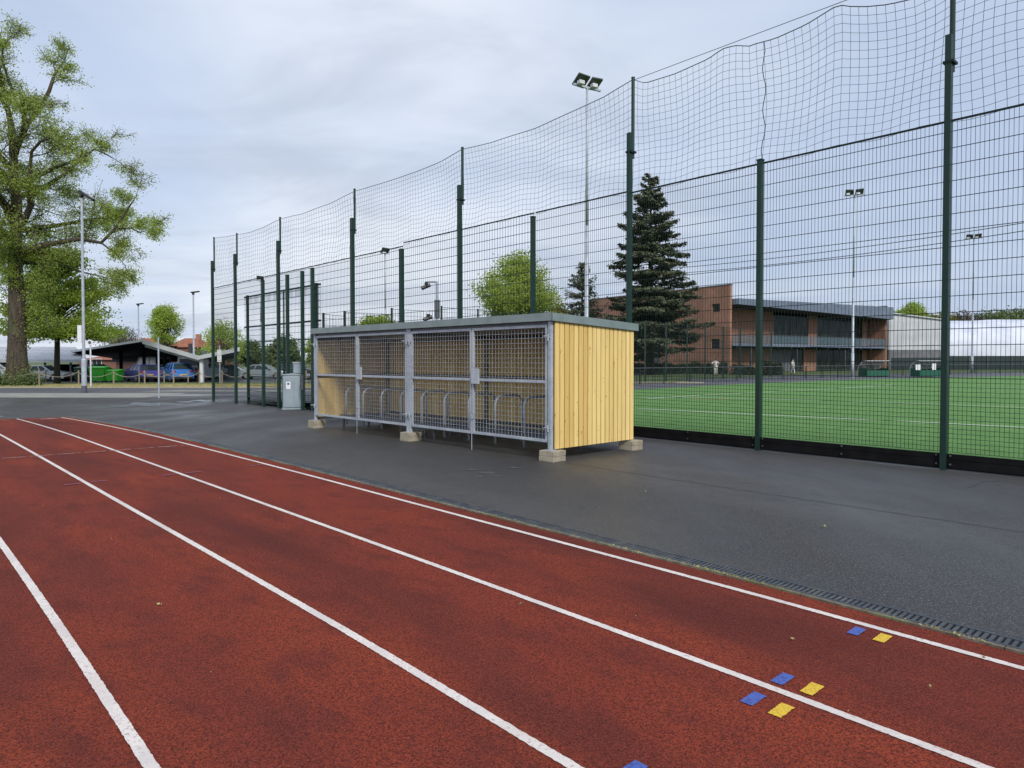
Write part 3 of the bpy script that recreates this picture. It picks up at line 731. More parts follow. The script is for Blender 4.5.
def pose(armL, armR, step):
    d = dict(pelvis=(0,0,.95), waist=(0,.0,1.12), chest=(0,.0,1.30), neck0=(0,.01,1.44), neck=(0,0,1.52), head=(0,-.01,1.62), crown=(0,0,1.70),
             shL=(.19,0,1.42), shR=(-.19,0,1.42), hipL=(.10,0,.90), hipR=(-.10,0,.90))
    d.update(knL=(.11,-.04+step*.2,.5), anL=(.12,step*.35,.08), toL=(.13,step*.35-.16,.04), knR=(-.11,-.04-step*.1,.5), anR=(-.13,-step*.2,.08), toR=(-.14,-step*.2-.16,.04))
    for k, a in (('L', armL), ('R', armR)): d['el'+k], d['wr'+k], d['ha'+k] = a
    return d
p = G(715.5, 376.2); person((p.x,p.y,.014), R(20), 'person in white shirt and trousers with elbows out, in front of the brick tower',
    pose(((.42,.05,1.22),(.22,-.16,1.12),(.16,-.22,1.12)), ((-.42,.05,1.22),(-.22,-.16,1.12),(-.16,-.22,1.12)), 0.0), M_white, M_cream)
p = G(793, 374.3); person((p.x,p.y,.014), R(60), 'person in white striding below the balcony of the brick building',
    pose(((.27,.10,1.18),(.25,-.10,1.0),(.24,-.18,.97)), ((-.3,.12,1.18),(-.32,.05,.95),(-.32,.03,.87)), .8), M_white, M_white)

# ------------------------------------------------------------------ floodlight masts and street lamps
M_lhead = mat('lamp_head_dark_green', (.05,.065,.045), .4, noise=[(14,(.03,.04,.03),.45,.6)])
def mast(px, py, Z, heads, label, r0=.10, r1=.06, yaw=0.0, size=.55):
    X = (px-512)*Z/F; g = gz(X, Z); ztop_ = H+(HZ-py)*Z/F
    o = empty('floodlight_mast', (X, Z, g), yaw, label, 'floodlight mast', 'floodlight masts round the pitch')
    mb = MB(); hh = ztop_-g; mb.tube([(0,0,0),(0,0,.02)], .22, 12); mb.tube([(0,0,.02),(0,0,2.2)], r0*1.25, 12); mb.tube([(0,0,2.2),(0,0,2.25),(0,0,hh*.55)], [r0*1.25,r0,(r0+r1)/2*1.05], 12); mb.tube([(0,0,hh*.55),(0,0,hh)], [(r0+r1)/2*.9,r1], 12)
    mb.build('pole', M_galv, o, smooth=True)
    hb = MB(); hb.bar((-size*.75*heads,0,hh), (size*.75*heads,0,hh), .09); hb.build('cross_arm', M_galv, o)
    for k in range(heads):
        x = (k-(heads-1)/2)*size*1.45; Mx = Matrix.Translation((x,-.05,hh+.42*size)) @ Matrix.Rotation(R(-32),4,'X') @ Matrix.Rotation(R(6-12*k),4,'Y')
        l = MB(); l.box((-size*.6,-size*.62,-.04),(size*.6,size*.62,.06)); l.build('lamp_head', M_lhead, o, M=Mx, bevel=.02)
        l2 = MB(); l2.box((x-size*.5,-.30,hh-.02),(x+size*.05,-.06,hh+.16)); l2.build('driver_box', M_wpaint, o, bevel=.02)
    return o
mast(586.5, 90, 33.5, 2, 'tall slim grey floodlight mast with twin dark heads, rising behind the timber shelter', .11, .055, R(32), .54)
mast(852.5, 196, 62, 2, 'grey floodlight mast standing in front of the balcony of the brick building', .105, .07, R(-20), .55)
mast(972, 239, 79, 2, 'slim floodlight mast in front of the long white dome at the right', .10, .06, R(-30), .55)
mast(385.5, 254, 85, 1, 'distant floodlight mast with a single head, between two green posts behind the shelter', .12, .07, R(30), .8)
mast(261, 281, 112, 1, 'very distant floodlight mast seen through the gate, its head just above the fence', .12, .07, R(20), .9)
def street_lamp(px, py, Z, label, r=.06, big=False, tilt=-8):
    X = (px-512)*Z/F; g = gz(X, Z); hh = H+(HZ-py)*Z/F-g
    o = empty('street_lamp', (X, Z, g), 0, label, 'street lamp', 'street lamps round the car park')
    mb = MB(); mb.tube([(0,0,0),(0,0,1.9),(0,0,1.98),(0,0,hh)], [r*1.75,r*1.75,r*1.05,r*.85], 12); mb.build('pole', M_galv, o, smooth=False)
    mb = MB(); mb.tube([(0,0,-.02),(0,0,.42)], r*1.85, 12); mb.build('pole_foot', M_galvd, o)
    h_ = MB(); h_.tube([(0,0,hh-.1),(0,0,hh+.2)], r*1.5, 10)
    h_.prism([(-.22,-.16,hh+.12),(.15,-.2,hh+.10),(.72,-.12,hh+.10),(.72,.12,hh+.10),(.15,.2,hh+.10),(-.22,.16,hh+.12)], (0,0,.13))
    h_.build('lamp_head', M_blkplas, o, M=Matrix.Translation((0,0,hh)) @ Matrix.Rotation(R(tilt),4,'Y') @ Matrix.Translation((0,0,-hh)), bevel=.02)
    return o
o = street_lamp(84, 197, 40.3, 'tall grey street lamp with black head, nearest lamp, in front of the big tree', .078, True, 32)
mb = MB(); mb.box((-.34,-.03,2.9),(-.10,.03,3.9)); mb.build('pole_sign', M_sign, o)
street_lamp(194, 294, 78, 'distant street lamp rising right of the round green tree, above the canopy roof', .09)
street_lamp(139, 305.5, 95, 'most distant street lamp, left of the round green tree', .09)
# slim posts
p = G(91, 387.6); o = empty('sign_post', (p.x,p.y,p.z), 0, 'slim white post with small round sign, on the verge beside the green bins', 'sign post')
mb = MB(); mb.tube([(0,0,0),(0,0,3.25)], .05, 10); mb.build('pole', M_wpaint, o)
mb = MB(); mb.tube([(0,-.06,3.1),(0,-.08,3.1)], .2, 20); d = mb.build('sign_disc', M_sign, o)
mb = MB(); mb.tube([(0,-.081,3.1),(0,-.088,3.1)], .11, 16); mb.build('symbol', M_galvd, d)
p = G(159, 398); o = empty('slim_post', (p.x,p.y,p.z), 0, 'slim bare grey pole standing at the edge of the asphalt before the parked cars', 'post')
mb = MB(); mb.tube([(0,0,0),(0,0,3.05)], .038, 10); mb.build('pole', M_galv, o); mb = MB(); mb.tube([(0,0,3.05),(0,0,3.09)], .045, 10); mb.build('cap', M_galvd, o)
# camera mast
X = (437-512)*40/F; o = empty('camera_mast', (X,40,0), 0, 'grey mast with security cameras on short arms, seen above the shelter roof', 'camera mast')
mb = MB(); mb.tube([(0,0,-.3),(0,0,6.05)], .07, 10); mb.build('pole', M_galv, o)
mb = MB(); mb.bar((0,0,6.02),(-.65,0,6.02),.07); mb.bar((0,0,3.55),(-.55,0,3.6),.07); mb.build('bracket_arm', M_galvd, o)
mb = MB(); mb.box((-.12,-.12,4.0),(.16,.12,5.0)); mb.build('equipment_box', M_galvd, o)
for z, x in ((5.75,-.6),(3.95,-.5)):
    mb = MB(); mb.tube([(x,0,z+.25),(x,0,z+.05)], .10, 10); mb.tube([(x-.25,-.1,z-.1),(x+.2,.1,z+.12)], .11, 8); mb.build('security_camera', M_blkplas, o)
# round blue car park sign behind the gate
p = G(220, 383.5); o = empty('sign_post', (p.x,p.y,p.z), 0, 'grey pole with pale upright rectangular sign, seen through the fence left of the gate', 'sign post')
mb = MB(); mb.tube([(0,0,0),(0,0,3.1)], .05, 10); mb.build('pole', M_galv, o)
mb = MB(); mb.box((-.17,-.09,1.75),(.17,-.06,2.75)); mb.build('sign_board', M_sign, o)

# ------------------------------------------------------------------ rope barrier on timber posts
def rope_row(pxs, Y, n0, lab_of, height, grp, ropelab):
    prev = None; rp = MB()
    for i, px in enumerate(pxs):
        X = (px-512)*Y/F; g = gz(X, Y); mb = MB()
        mb.tube([(0,0,-.1),(0,0,height-.05),(0,0,height)], [.05,.048,.035], 8)
        o = mb.build('rope_post', M_post, M=Matrix.Translation((X,Y,g)))
        tag(o, lab_of(i, px), 'timber post', grp)
        top = Vector((X,Y,g+height-.14))
        if prev is not None:
            pts = [prev.lerp(top, t/10)+Vector((0,-.09,-.32*4*(t/10)*(1-t/10))) for t in range(11)]; rp.tube(pts, .019, 6)
        prev = top
    tag(rp.build('barrier_rope', M_rope), ropelab, 'rope')
rl1 = {-45:'timber rope post left of the big tree, at the frame edge side', 39:'short timber rope post right of the big tree trunk', 78.5:'short timber rope post left of the nearest street lamp', 113.5:'short timber rope post in front of the bright green bins',
       144.5:'short timber rope post in front of the purple hatchback', 173.5:'short timber rope post in front of the bright blue car', 199.5:'short timber rope post in front of the white canopy column', 222:'short timber rope post behind the leftmost fence bay',249:'short timber rope post seen through the gate, left half',277:'short timber rope post seen through the gate, right half', 306:'short timber rope post hidden near the grey cabinet'}
rope_row([-45,39,78.5,113.5,144.5,173.5,199.5,222,249,277,306], 48.8, 0, lambda i, px: rl1[px], 1.18, 'front row of timber rope posts along the road', 'sagging pale rope strung between the front row of timber posts')
rl2 = {20:'back row timber rope post behind the big tree trunk', 45.5:'back row timber rope post in front of the silver saloon', 71:'back row timber rope post in front of the olive car', 139:'back row timber rope post at the nose of the purple hatchback', 164:'back row timber rope post between the purple and bright blue cars', 188:'back row timber rope post at the right of the bright blue car'}
rope_row([20,45.5,71], 57.5, 0, lambda i, px: rl2[px], 1.0, 'back row of timber rope posts by the cars', 'pale rope strung along the back row of timber posts, left of the bins')
rope_row([139,164,188], 57.5, 0, lambda i, px: rl2[px], 1.0, 'back row of timber rope posts by the cars', 'pale rope strung along the back row of timber posts, by the blue car')

# ------------------------------------------------------------------ vehicles
def arch(cx, r, n=7): return [(cx + r*math.cos(math.pi*k/n), .27 + r*math.sin(math.pi*k/n)) for k in range(n+1)]
def car(px, Y, heading, col, label, kind='hatch', s=1.0, grp='cars parked beyond the rope barrier', z=None, dark=False):
    X = (px-512)*Y/F; root = empty('parked_van' if kind == 'van' else 'parked_car', (X, Y, gz(X, Y)), R(heading), label, 'van' if kind == 'van' else 'car', grp if kind != 'van' else 'vans by the canopy')
    P = paint('car_paint', col); S = s
    if kind == 'van': L0, L1, hb, hr, gt = -2.6, 2.5, 1.25, 2.25, (-2.5, 1.35, -2.45, .7)
    elif kind == 'suv': L0, L1, hb, hr, gt = -2.2, 2.2, 1.14, 1.64, (-2.12, .95, -1.75, .1)
    elif kind == 'saloon': L0, L1, hb, hr, gt = -2.3, 2.25, .95, 1.43, (-1.75, 1.0, -1.0, .25)
    else: L0, L1, hb, hr, gt = -2.0, 2.05, 1.04, 1.5, (-1.93, 1.0, -1.5, .2)
    wf, wr, wz = L1-.85, L0+.8, .34
    prof_ = [(L0+.05,.30),(L0,.55),(L0+.03,hb-.12),(L0+.12,hb)] + [(gt[1],hb),(L1-.35,hb-.14 if kind!='van' else hb-.2),(L1-.05,hb-.32),(L1,.55),(L1-.05,.28)]
    prof_ += [p_ for p_ in arch(wf,.40)] + [(wr+.40,.24)] + [p_ for p_ in arch(wr,.40)]
    mb = MB(); hw = .88 if kind != 'van' else .98
    mb.prism([(x,-hw,z_) for x, z_ in prof_], (0,hw*2,0)); mb.build('body', P, root, bevel=.07)
    a, b, c, d = gt; cab = MB(); tw = .64 if kind != 'van' else .86; bw = hw-.06
    base = [(a,-bw,hb-.02),(b,-bw,hb-.02),(b,bw,hb-.02),(a,bw,hb-.02)]; top = [(c,-tw,hr-.05),(d,-tw,hr-.05),(d,tw,hr-.05),(c,tw,hr-.05)]
    cab.v = base+top; cab.f = [[3,2,1,0],[4,5,6,7],[0,1,5,4],[1,2,6,5],[2,3,7,6],[3,0,4,7]]
    cab.build('cabin_glass' if kind != 'van' else 'van_sides', M_cglass if kind != 'van' else P, root, bevel=.02)
    pl = MB(); BV = [Vector(q) for q in base]; TV = [Vector(q) for q in top]
    for q, w_ in zip(range(4), TV): pl.bar(BV[q]*1.0+Vector((0,0,-.02)), TV[q], .09)
    for sy in (-1,1):
        for fr in (.35,.68):
            pl.bar((a+(b-a)*fr, sy*bw, hb-.02), (c+(d-c)*fr, sy*tw, hr-.04), .07)
        pl.bar((c,sy*tw,hr-.05),(d,sy*tw,hr-.05),.07)
    ct = Vector(((c+d)/2,0,0)); pl.prism([(c-.04,-tw-.02,hr-.05),(d+.06,-tw-.02,hr-.05),(d+.06,tw+.02,hr-.05),(c-.04,tw+.02,hr-.05)], (0,0,.06))
    pl.build('roof', P, root, bevel=.02)
    if kind == 'van':
        for nm, pts in (('windscreen', [(b-.03,-bw+.1,hb+.08),(b-.03,bw-.1,hb+.08),(d+.1,tw-.06,hr-.18),(d+.1,-tw+.06,hr-.18)]),): 
            w_ = MB(); w_.prism(pts, (.06,0,.02)); w_.build(nm, M_cglass, root)
        w_ = MB(); w_.prism([(a-.01,-bw+.15,hb+.15),(a-.01,bw-.15,hb+.15),(c-.01,tw-.12,hr-.25),(c-.01,-tw+.12,hr-.25)], (-.03,0,0)); w_.build('rear_window', M_cglass, root)
    for x in (wf, wr):
        for sy in (-1, 1):
            w_ = MB(); w_.tube([(x,sy*(hw-.22),wz),(x,sy*(hw-.0),wz)], [wz,wz], 18); wo = w_.build('wheel', M_tyre, root, bevel=.02)
            w_ = MB(); w_.tube([(x,sy*(hw-.01),wz),(x,sy*(hw+.012),wz)], .21, 14); w_.build('rim', M_rim, wo)
    for sy in (-1, 1):
        m_ = MB(); m_.box((L1-.16,sy*.62-.17,.62),(L1+.005,sy*.62+.17,.76)); m_.build('headlight', M_lampw, root, bevel=.02)
        m_ = MB(); m_.box((L0-.012,sy*.70-.12,hb-.30),(L0+.12,sy*.70+.12,hb-.10)); m_.build('tail_light', M_lampr, root, bevel=.02)
        m_ = MB(); m_.box((b-.35,sy*(hw+.08)-.08,hb),(b-.2,sy*(hw+.08)+.08,hb+.13)); m_.build('wing_mirror', P, root, bevel=.02)
    m_ = MB(); m_.box((L0-.02,-.26,.60),(L0+.01,.26,.71)); m_.build('number_plate', M_plate, root)
    m_ = MB(); m_.box((L0-.03,-.8,.30),(L0+.05,.8,.48)); m_.box((L1-.05,-.8,.28),(L1+.03,.8,.45)); m_.build('bumper_trim', M_blkplas, root, bevel=.02)
    root.scale = (S, S, S); return root
car(142, 61, 136, (.10,.085,.36), 'dark purple blue hatchback parked under the canopy, right of the green bins', 'hatch', 1.0)
car(176.5, 61, 129, (.05,.21,.62), 'bright blue sport utility car seen from behind, under the right side of the canopy', 'suv', 1.0)
car(196, 66, 100, (.6,.62,.65), 'white van behind the canopy column, right of the bright blue car', 'van')
car(150, 82, 150, (.6,.62,.65), 'white van far back beneath the canopy, above the purple hatchback', 'van')
car(44, 62, 2, (.45,.48,.50), 'silver saloon parked side on, right of the big tree trunk', 'saloon')
car(67, 66, -70, (.12,.11,.08), 'olive grey car facing out, behind the thin tree trunk', 'hatch')
car(0, 62, 0, (.55,.58,.62), 'pale silver car at the left frame edge, behind the big tree', 'suv', 1.1)
car(209, 68, 70, (.35,.38,.40), 'silver grey car right of the canopy column, left of the first fence post', 'suv', 1.0)
car(232, 70, 8, (.09,.10,.12), 'dark grey car seen through the fence, left of the gate', 'saloon', 1.0)
car(264, 70, 6, (.30,.36,.38), 'pale grey green saloon seen through the gate mesh', 'saloon', 1.0)
car(297, 72, 10, (.05,.06,.06), 'black car parked behind the grey cabinet', 'hatch', 1.0)
car(100, 78, 20, (.05,.05,.055), 'black car in the dark under the canopy, behind the green bins', 'saloon', 1.0)

# ------------------------------------------------------------------ bins
def bin_(px, Y, w, h, col, label, rz=0):
    X = (px-512)*Y/F; m = mat('bin_plastic', col, .5, noise=[(3,tuple(c*.8 for c in col),.4,.65)])
    o = empty('wheeled_bin', (X,Y,gz(X,Y)), R(rz), label, 'bin', 'waste bins beside the canopy')
    mb = MB(); n = len(mb.v)
    for z, k in ((.12,.86),(h-.12,1)):
        for x, y in ((-1,-1),(1,-1),(1,1),(-1,1)): mb.v.append((x*w/2*k, y*.5*k, z))
    for q in ((3,2,1,0),(4,5,6,7),(0,1,5,4),(1,2,6,5),(2,3,7,6),(3,0,4,7)): mb.f.append([n+i for i in q])
    for x in (-.3,0,.3): mb.box((x*w-.03,-.51,.3),(x*w+.03,-.47,h-.2))
    mb.build('bin_body', m, o, bevel=.03)
    mb = MB(); mb.prism([(-w/2-.04,-.55,h-.11),(-w/2-.04,.53,h-.11),(-w/2-.04,.53,h+.06),(-w/2-.04,.2,h+.1),(-w/2-.04,-.55,h-.02)], (w+.08,0,0)); mb.build('lid', m, o, bevel=.02)
    for x in (-w*.35, w*.35):
        for y in (-.35,.35):
            t_ = MB(); t_.tube([(x-.03,y,.1),(x+.03,y,.1)], .1, 12); t_.build('wheel', M_tyre, o)
bin_(99, 60, 1.25, 1.28, (.085,.60,.05), 'large bright green wheeled bin, taller of the two beside the sign post', 6)
bin_(113.5, 60.2, 1.35, 1.02, (.09,.62,.055), 'lower bright green wheeled bin, next to the purple hatchback', -4)
bin_(83, 61, .95, 1.25, (.02,.08,.04), 'dark green wheeled bin behind the nearest street lamp')

# ------------------------------------------------------------------ canopies
can = empty('parking_canopy', (*XZ(143,382,61).xy, gz(-32,61)), 0, 'low pitched open parking canopy with white edge over the blue cars', 'canopy')
org = Vector(can.location)
def cv(px, py, Z): return XZ(px, py, Z) - org
LT, PK, RV, R2 = cv(71,351,67), cv(143,339.8,61), cv(199,356,58), cv(240,347.5,56.5)
BK = Vector((-10.5, 26, -.55))
def slab(pts, th, name, m, par, up=True):
    mb = MB(); mb.prism([Vector(p) for p in pts], (0,0,-th)); return mb.build(name, m, par)
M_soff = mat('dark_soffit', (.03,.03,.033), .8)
for q in ((LT,PK),(PK,RV),(RV,R2)):
    rf_ = slab([q[0], q[1], q[1]+BK, q[0]+BK], .10, 'roof_sheet', M_shed, can)
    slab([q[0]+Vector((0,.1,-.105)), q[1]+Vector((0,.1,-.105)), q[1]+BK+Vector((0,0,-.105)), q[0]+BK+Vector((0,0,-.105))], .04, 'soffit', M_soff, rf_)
for q, h_ in (((LT,PK),.16),((PK,RV),.34),((RV,R2),.30)):
    mb = MB(); mb.prism([q[0]+Vector((0,-.02,.03)), q[1]+Vector((0,-.02,.03)), q[1]+Vector((0,-.02,-h_)), q[0]+Vector((0,-.02,-h_))], (0,-.06,0)); mb.build('roof_edge', M_shed, can)
mb = MB(); q = (PK, RV); mb.prism([q[0]+Vector((0,.35,-.36)), q[1]+Vector((0,.35,-.30)), q[1]+Vector((0,.35,-.55)), q[0]+Vector((0,.35,-.62))], (0,.08,0)); mb.build('gutter_beam', M_roofg, can)
def column(p, r, m, nm='column'):
    b = Vector((p.x, p.y, gz(*(p+org).xy)-org.z)); mb = MB(); mb.box((b.x-r,b.y-r,b.z),(b.x+r,b.y+r,p.z-.12)); mb.build(nm, m, can)
column(RV+Vector((.1,.3,0)), .13, M_wpaint); column(RV+Vector((-.35,.9,0)), .12, M_soff)
for k in (.2,.55,.85): column(LT.lerp(PK,k)+Vector((-1.0,8,0)), .12, M_soff)
column(PK+Vector((0,9,0)), .14, M_soff); column(PK.lerp(RV,.5)+Vector((-1,9,0)), .14, M_galvd)
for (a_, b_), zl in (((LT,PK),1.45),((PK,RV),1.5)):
    a_ = a_+BK*.9; b_ = b_+BK*.9; mb = MB(); mb.prism([Vector((a_.x,a_.y,zl+.2)), Vector((b_.x,b_.y,zl+.2)), b_+Vector((0,0,-.16)), a_+Vector((0,0,-.16))] if a_.z-.16 > zl+.2 else [Vector((a_.x,a_.y,a_.z-.2)), Vector((b_.x,b_.y,zl+.2)), b_+Vector((0,0,-.16))], (0,.15,0)); mb.build('shade_panel', M_soff, can)  # dark panels added at the far end so the underside looks shaded

c2 = empty('grey_canopy', (-40,66,gz(-40,66)), 0, 'long low pale grey sheet roof canopy behind the two left trees', 'canopy'); o2 = Vector(c2.location)
pts = [XZ(-120,360,60)-o2, XZ(88,360,63)-o2, XZ(76,347,76)-o2, XZ(-120,346,74)-o2]
mb = MB(); mb.prism(pts, (0,0,-.08)); rr_ = mb.build('roof_sheet', M_roofg, c2)
mb = MB()
for k in range(70):
    t = k/70; a = pts[0].lerp(pts[1], t); b = pts[3].lerp(pts[2], t); mb.bar(a+Vector((0,0,.02)), b+Vector((0,0,.02)), .04)
mb.build('roof_rib', M_shed, rr_)
mb = MB(); mb.prism([pts[0]+Vector((0,-.02,.04)), pts[1]+Vector((0,-.02,.04)), pts[1]+Vector((0,-.02,-.22)), pts[0]+Vector((0,-.02,-.22))], (0,-.06,0)); mb.build('roof_edge', M_shed, c2)
for px in (-90,-30,10,40,66,84):
    p = XZ(px,360,62.5)-o2; mb = MB(); mb.box((p.x-.07,p.y+.6,0),(p.x+.07,p.y+.74,p.z-.05)); mb.build('column', M_galvd, c2)

# ------------------------------------------------------------------ houses with red roofs
def house(px0, px1, pyr, pye, Z, label, dep=8):
    x0 = (px0-512)*Z/F; x1 = (px1-512)*Z/F; zr_ = H+(HZ-pyr)*Z/F; ze = H+(HZ-pye)*Z/F; g = gz(x0, Z)
    o = empty('brick_house', ((x0+x1)/2, Z, g), 0, label, 'house', 'houses with orange roofs behind the car park'); w = (x1-x0)/2
    mb = MB(); mb.box((-w,0,0),(w,dep,ze-g)); wl = mb.build('wall', M_brickd, o)
    mb = MB(); e = .35; zz1 = ze-g-.05; zz2 = zr_-g; n = 0
    mb.v = [(-w-e,-e,zz1),(w+e,-e,zz1),(w+e,dep+e,zz1),(-w-e,dep+e,zz1),(-w+1.2,dep/2,zz2),(w-1.2,dep/2,zz2)]
    mb.f = [[0,1,5,4],[1,2,5],[2,3,4,5],[3,0,4],[3,2,1,0]]; r_ = mb.build('roof', M_tile, o)
    mb = MB(); mb.box((w*.3,dep/2-.3,zz2-.5),(w*.3+.8,dep/2+.3,zz2+.7)); mb.build('chimney', M_brick, r_)
    k = max(1, int(w*2/3.5))
    for i in range(k):
        x = -w+ (i+.5)*2*w/k; mb = MB(); mb.box((x-.7,-.04,.9),(x+.7,.05,2.1)); f_ = mb.build('window', M_wpaint, o)
        mb = MB(); mb.box((x-.62,-.055,.98),(x-.03,-.045,2.02)); mb.box((x+.03,-.055,.98),(x+.62,-.045,2.02)); mb.build('pane', M_glass, f_)
house(167, 196, 337.5, 347, 118, 'house with orange tiled roof behind the canopy, below the round green tree')
house(196, 222, 338.5, 348, 124, 'house with orange tiled roof, right of the distant street lamp')
house(122, 158, 337.5, 345, 112, 'house with dull red roof just above the canopy peak')
house(78, 116, 356.5, 359.5, 100, 'low brick house seen beneath the canopy behind the green bins', 6)

# ------------------------------------------------------------------ two storey brick building
BC = Vector((27.3, 88.0)); BU = Vector((.826,.563)).normalized(); BV_ = Vector((-BU.y, BU.x))
bld = empty('brick_building', (BC.x,BC.y,0), math.atan2(BU.y,BU.x), 'two storey red brick sports building with glazed balcony and grey roof edge', 'building')
def bx(px, y):                                   # local x of the point at sight line px, local depth y
    k = (px-512)/F; o = BC + BV_*y
    return (k*o.y - o.x)/(BU.x - k*BU.y)
def part(name, boxes, m, par=bld, bevel=0):
    if name == 'louvre_panel':
        mb = MB()
        for b in boxes: mb.box(b[0], b[1])
        return mb.build(name, m, par, bevel=bevel)
    o = None
    for b in boxes: mb = MB(); mb.box(b[0], b[1]); o = mb.build(name, m, par, bevel=bevel)
    return o
LX = bx(886.5, 0); HT = 11.0
side = MB()                                      # long side wall with openings
def wall_y(mb, x0, x1, y0, y1, z0, z1, holes):
    ys = sorted({y0, y1, *[h[0] for h in holes], *[h[1] for h in holes]}); zs = sorted({z0, z1, *[h[2] for h in holes], *[h[3] for h in holes]})
    for ya, yb in zip(ys, ys[1:]):
        for za, zb in zip(zs, zs[1:]):
            ym, zm = (ya+yb)/2, (za+zb)/2
            if not any(h[0] < ym < h[1] and h[2] < zm < h[3] for h in holes): mb.box((x0,ya,za),(x1,yb,zb))
def sy(px):                                      # local y on the side wall (x=0) for the sight line px
    k = (px-512)/F; return (BC.x - k*BC.y)/(k*BV_.y - BV_.x)
def sz(px, py):
    y = sy(px); return H + (HZ-py)*((BC + BV_*y).y)/F
h1 = (sy(719.5), sy(711.5), sz(715,312), sz(715,304)); h2 = (sy(719.5), sy(711), sz(715,348.5), sz(715,339)); h3 = (sy(660), sy(651), 0, sz(655,340))
SE = sy(588)
wall_y(side, 0, .45, 0, SE, 0, HT, [h1, h2, h3]); side.build('wall', M_brick, bld)
part('wall', [((.45,2.6,0),(.9,SE,HT-1)),((LX-.9,2.6,0),(LX-.45,26,8.5)),((.9,25.5,0),(LX-.9,26,8.5))], M_render)
part('parapet_coping', [((-.05,-.05,HT),(.5,SE+.05,HT+.12)),((LX-.5,-.05,9.9),(LX+.05,24,10.0))], M_galvd)
w = part('window', [((.2,h1[0],h1[2]),(.25,h1[1],h1[3]))], M_blkplas); part('pane', [((.17,h1[0]+.1,h1[2]+.1),(.19,h1[1]-.1,h1[3]-.1))], M_pane, w)
w = part('louvre_panel', [((.2,h2[0],h2[2]),(.25,h2[1],h2[3]))]+[((.12,h2[0]+.03,h2[2]+.02+.16*i),(.19,h2[1]-.03,h2[2]+.1+.16*i)) for i in range(int((h2[3]-h2[2])/.16))], M_navy)
w = part('side_door', [((.2,h3[0],0),(.25,h3[1],h3[3]))], M_render)
wl = [((LX-.45,0,0),(LX,26,9.9))]
part('wall', wl, M_brick)
FY = 2.6
def span(a, b, z0, z1, y=FY, t=.25): return ((bx(a,y), y, z0), (bx(b,y), y+t, z1))
Z1, Z2 = 3.38, 8.0
part('wall', [((.45,FY,3.7),(bx(773,FY),FY+.3,Z2+.6)), span(808,817,3.7,Z2+.6,FY-.02,.32), ((bx(862,FY),FY,3.7),(LX-.45,FY+.3,Z2+.6)),
              ((.45,FY,0),(bx(772,FY),FY+.3,3.3)), span(803.5,816,0,3.3,FY-.02,.32), ((bx(862,FY),FY,0),(LX-.45,FY+.3,3.3))], M_brick)
part('cladding_panel', [span(772,790,0,3.3,FY+.04)], M_render)
def glazing(a, b, z0, z1, n, y=FY+.05):
    x0, x1 = bx(a,y), bx(b,y); fr = [((x0,y,z0),(x1,y+.1,z0+.1)),((x0,y,z1-.1),(x1,y+.1,z1))]
    for i in range(n+1): x = x0+(x1-x0)*i/n; fr.append(((x-.05,y-.003,z0),(x+.05,y+.103,z1)))
    mb = MB()
    for b_ in fr: mb.box(*b_)
    w = mb.build('window', M_galvd, bld)
    for i in range(n): xa = x0+(x1-x0)*i/n+.05; part('pane', [((xa,y+.04,z0+.1),(xa+(x1-x0)/n-.1,y+.06,z1-.1))], M_pane, w)
glazing(773.2,807.8,3.75,Z2-.2,6); glazing(817.2,861.8,3.75,Z2-.2,8); glazing(816.2,861.8,.1,3.3,8); glazing(790.2,803.3,.1,3.3,3)
lo = bx(808,FY)
sl = part('balcony_slab', [((.46,-.05,3.40),(LX-.46,FY-.03,3.68))], M_render)
part('slab_edge', [((.47,-.12,3.36),(LX-.47,-.055,3.74))], M_fascia, sl)
br = MB()
for i in range(13): x = 1.5+(LX-3)*i/12; br.box((x-.1,.0,3.10),(x+.1,FY-.1,3.395))
br.build('bracket', M_navy, sl)
ba = MB(); n = 26
for i in range(n+1): x = .55+(LX-1.1)*i/n; ba.box((x-.025,-.10,3.745),(x+.025,-.06,4.8))
ba.box((.55,-.11,4.8),(LX-.55,-.05,4.86)); bo = ba.build('balustrade', M_galvd, bld)
M_bg = mat('balustrade_glass', (.12,.18,.22), .15, spec=.15); nt_ = M_bg.node_tree
nt_.nodes['Principled BSDF'].inputs['Alpha'].default_value = .42
part('glass_panel', [((.56,-.085,3.8),(LX-.56,-.075,4.75))], M_bg, bo)
rfm = MB()                                       # canted roof edge, thicker to the right
rfm.v = [(.46,-1.0,8.55),(LX-.02,-1.0,7.85),(LX-.02,FY+23,7.9),(.46,FY+23,8.6),(.46,-1.0,9.28),(LX-.02,-1.0,9.72),(LX-.02,FY+23,9.8),(.46,FY+23,9.3)]
rfm.f = [[3,2,1,0],[4,5,6,7],[0,1,5,4],[1,2,6,5],[2,3,7,6],[3,0,4,7]]; ro_ = rfm.build('roof', M_fascia, bld)
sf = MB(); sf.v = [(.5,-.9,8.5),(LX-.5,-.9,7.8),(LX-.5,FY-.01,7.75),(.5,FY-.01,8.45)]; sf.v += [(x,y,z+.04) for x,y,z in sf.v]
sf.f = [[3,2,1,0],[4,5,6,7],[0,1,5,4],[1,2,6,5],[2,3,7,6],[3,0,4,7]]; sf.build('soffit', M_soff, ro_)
part('column', [((x-.08,-.02,0),(x+.08,.14,3.1)) for x in (bx(740,0),)], M_galvd); 
for px in (752,798,846): x = bx(px,0); part('column', [((x-.08,.1,0),(x+.08,.26,3.1))], M_galvd)

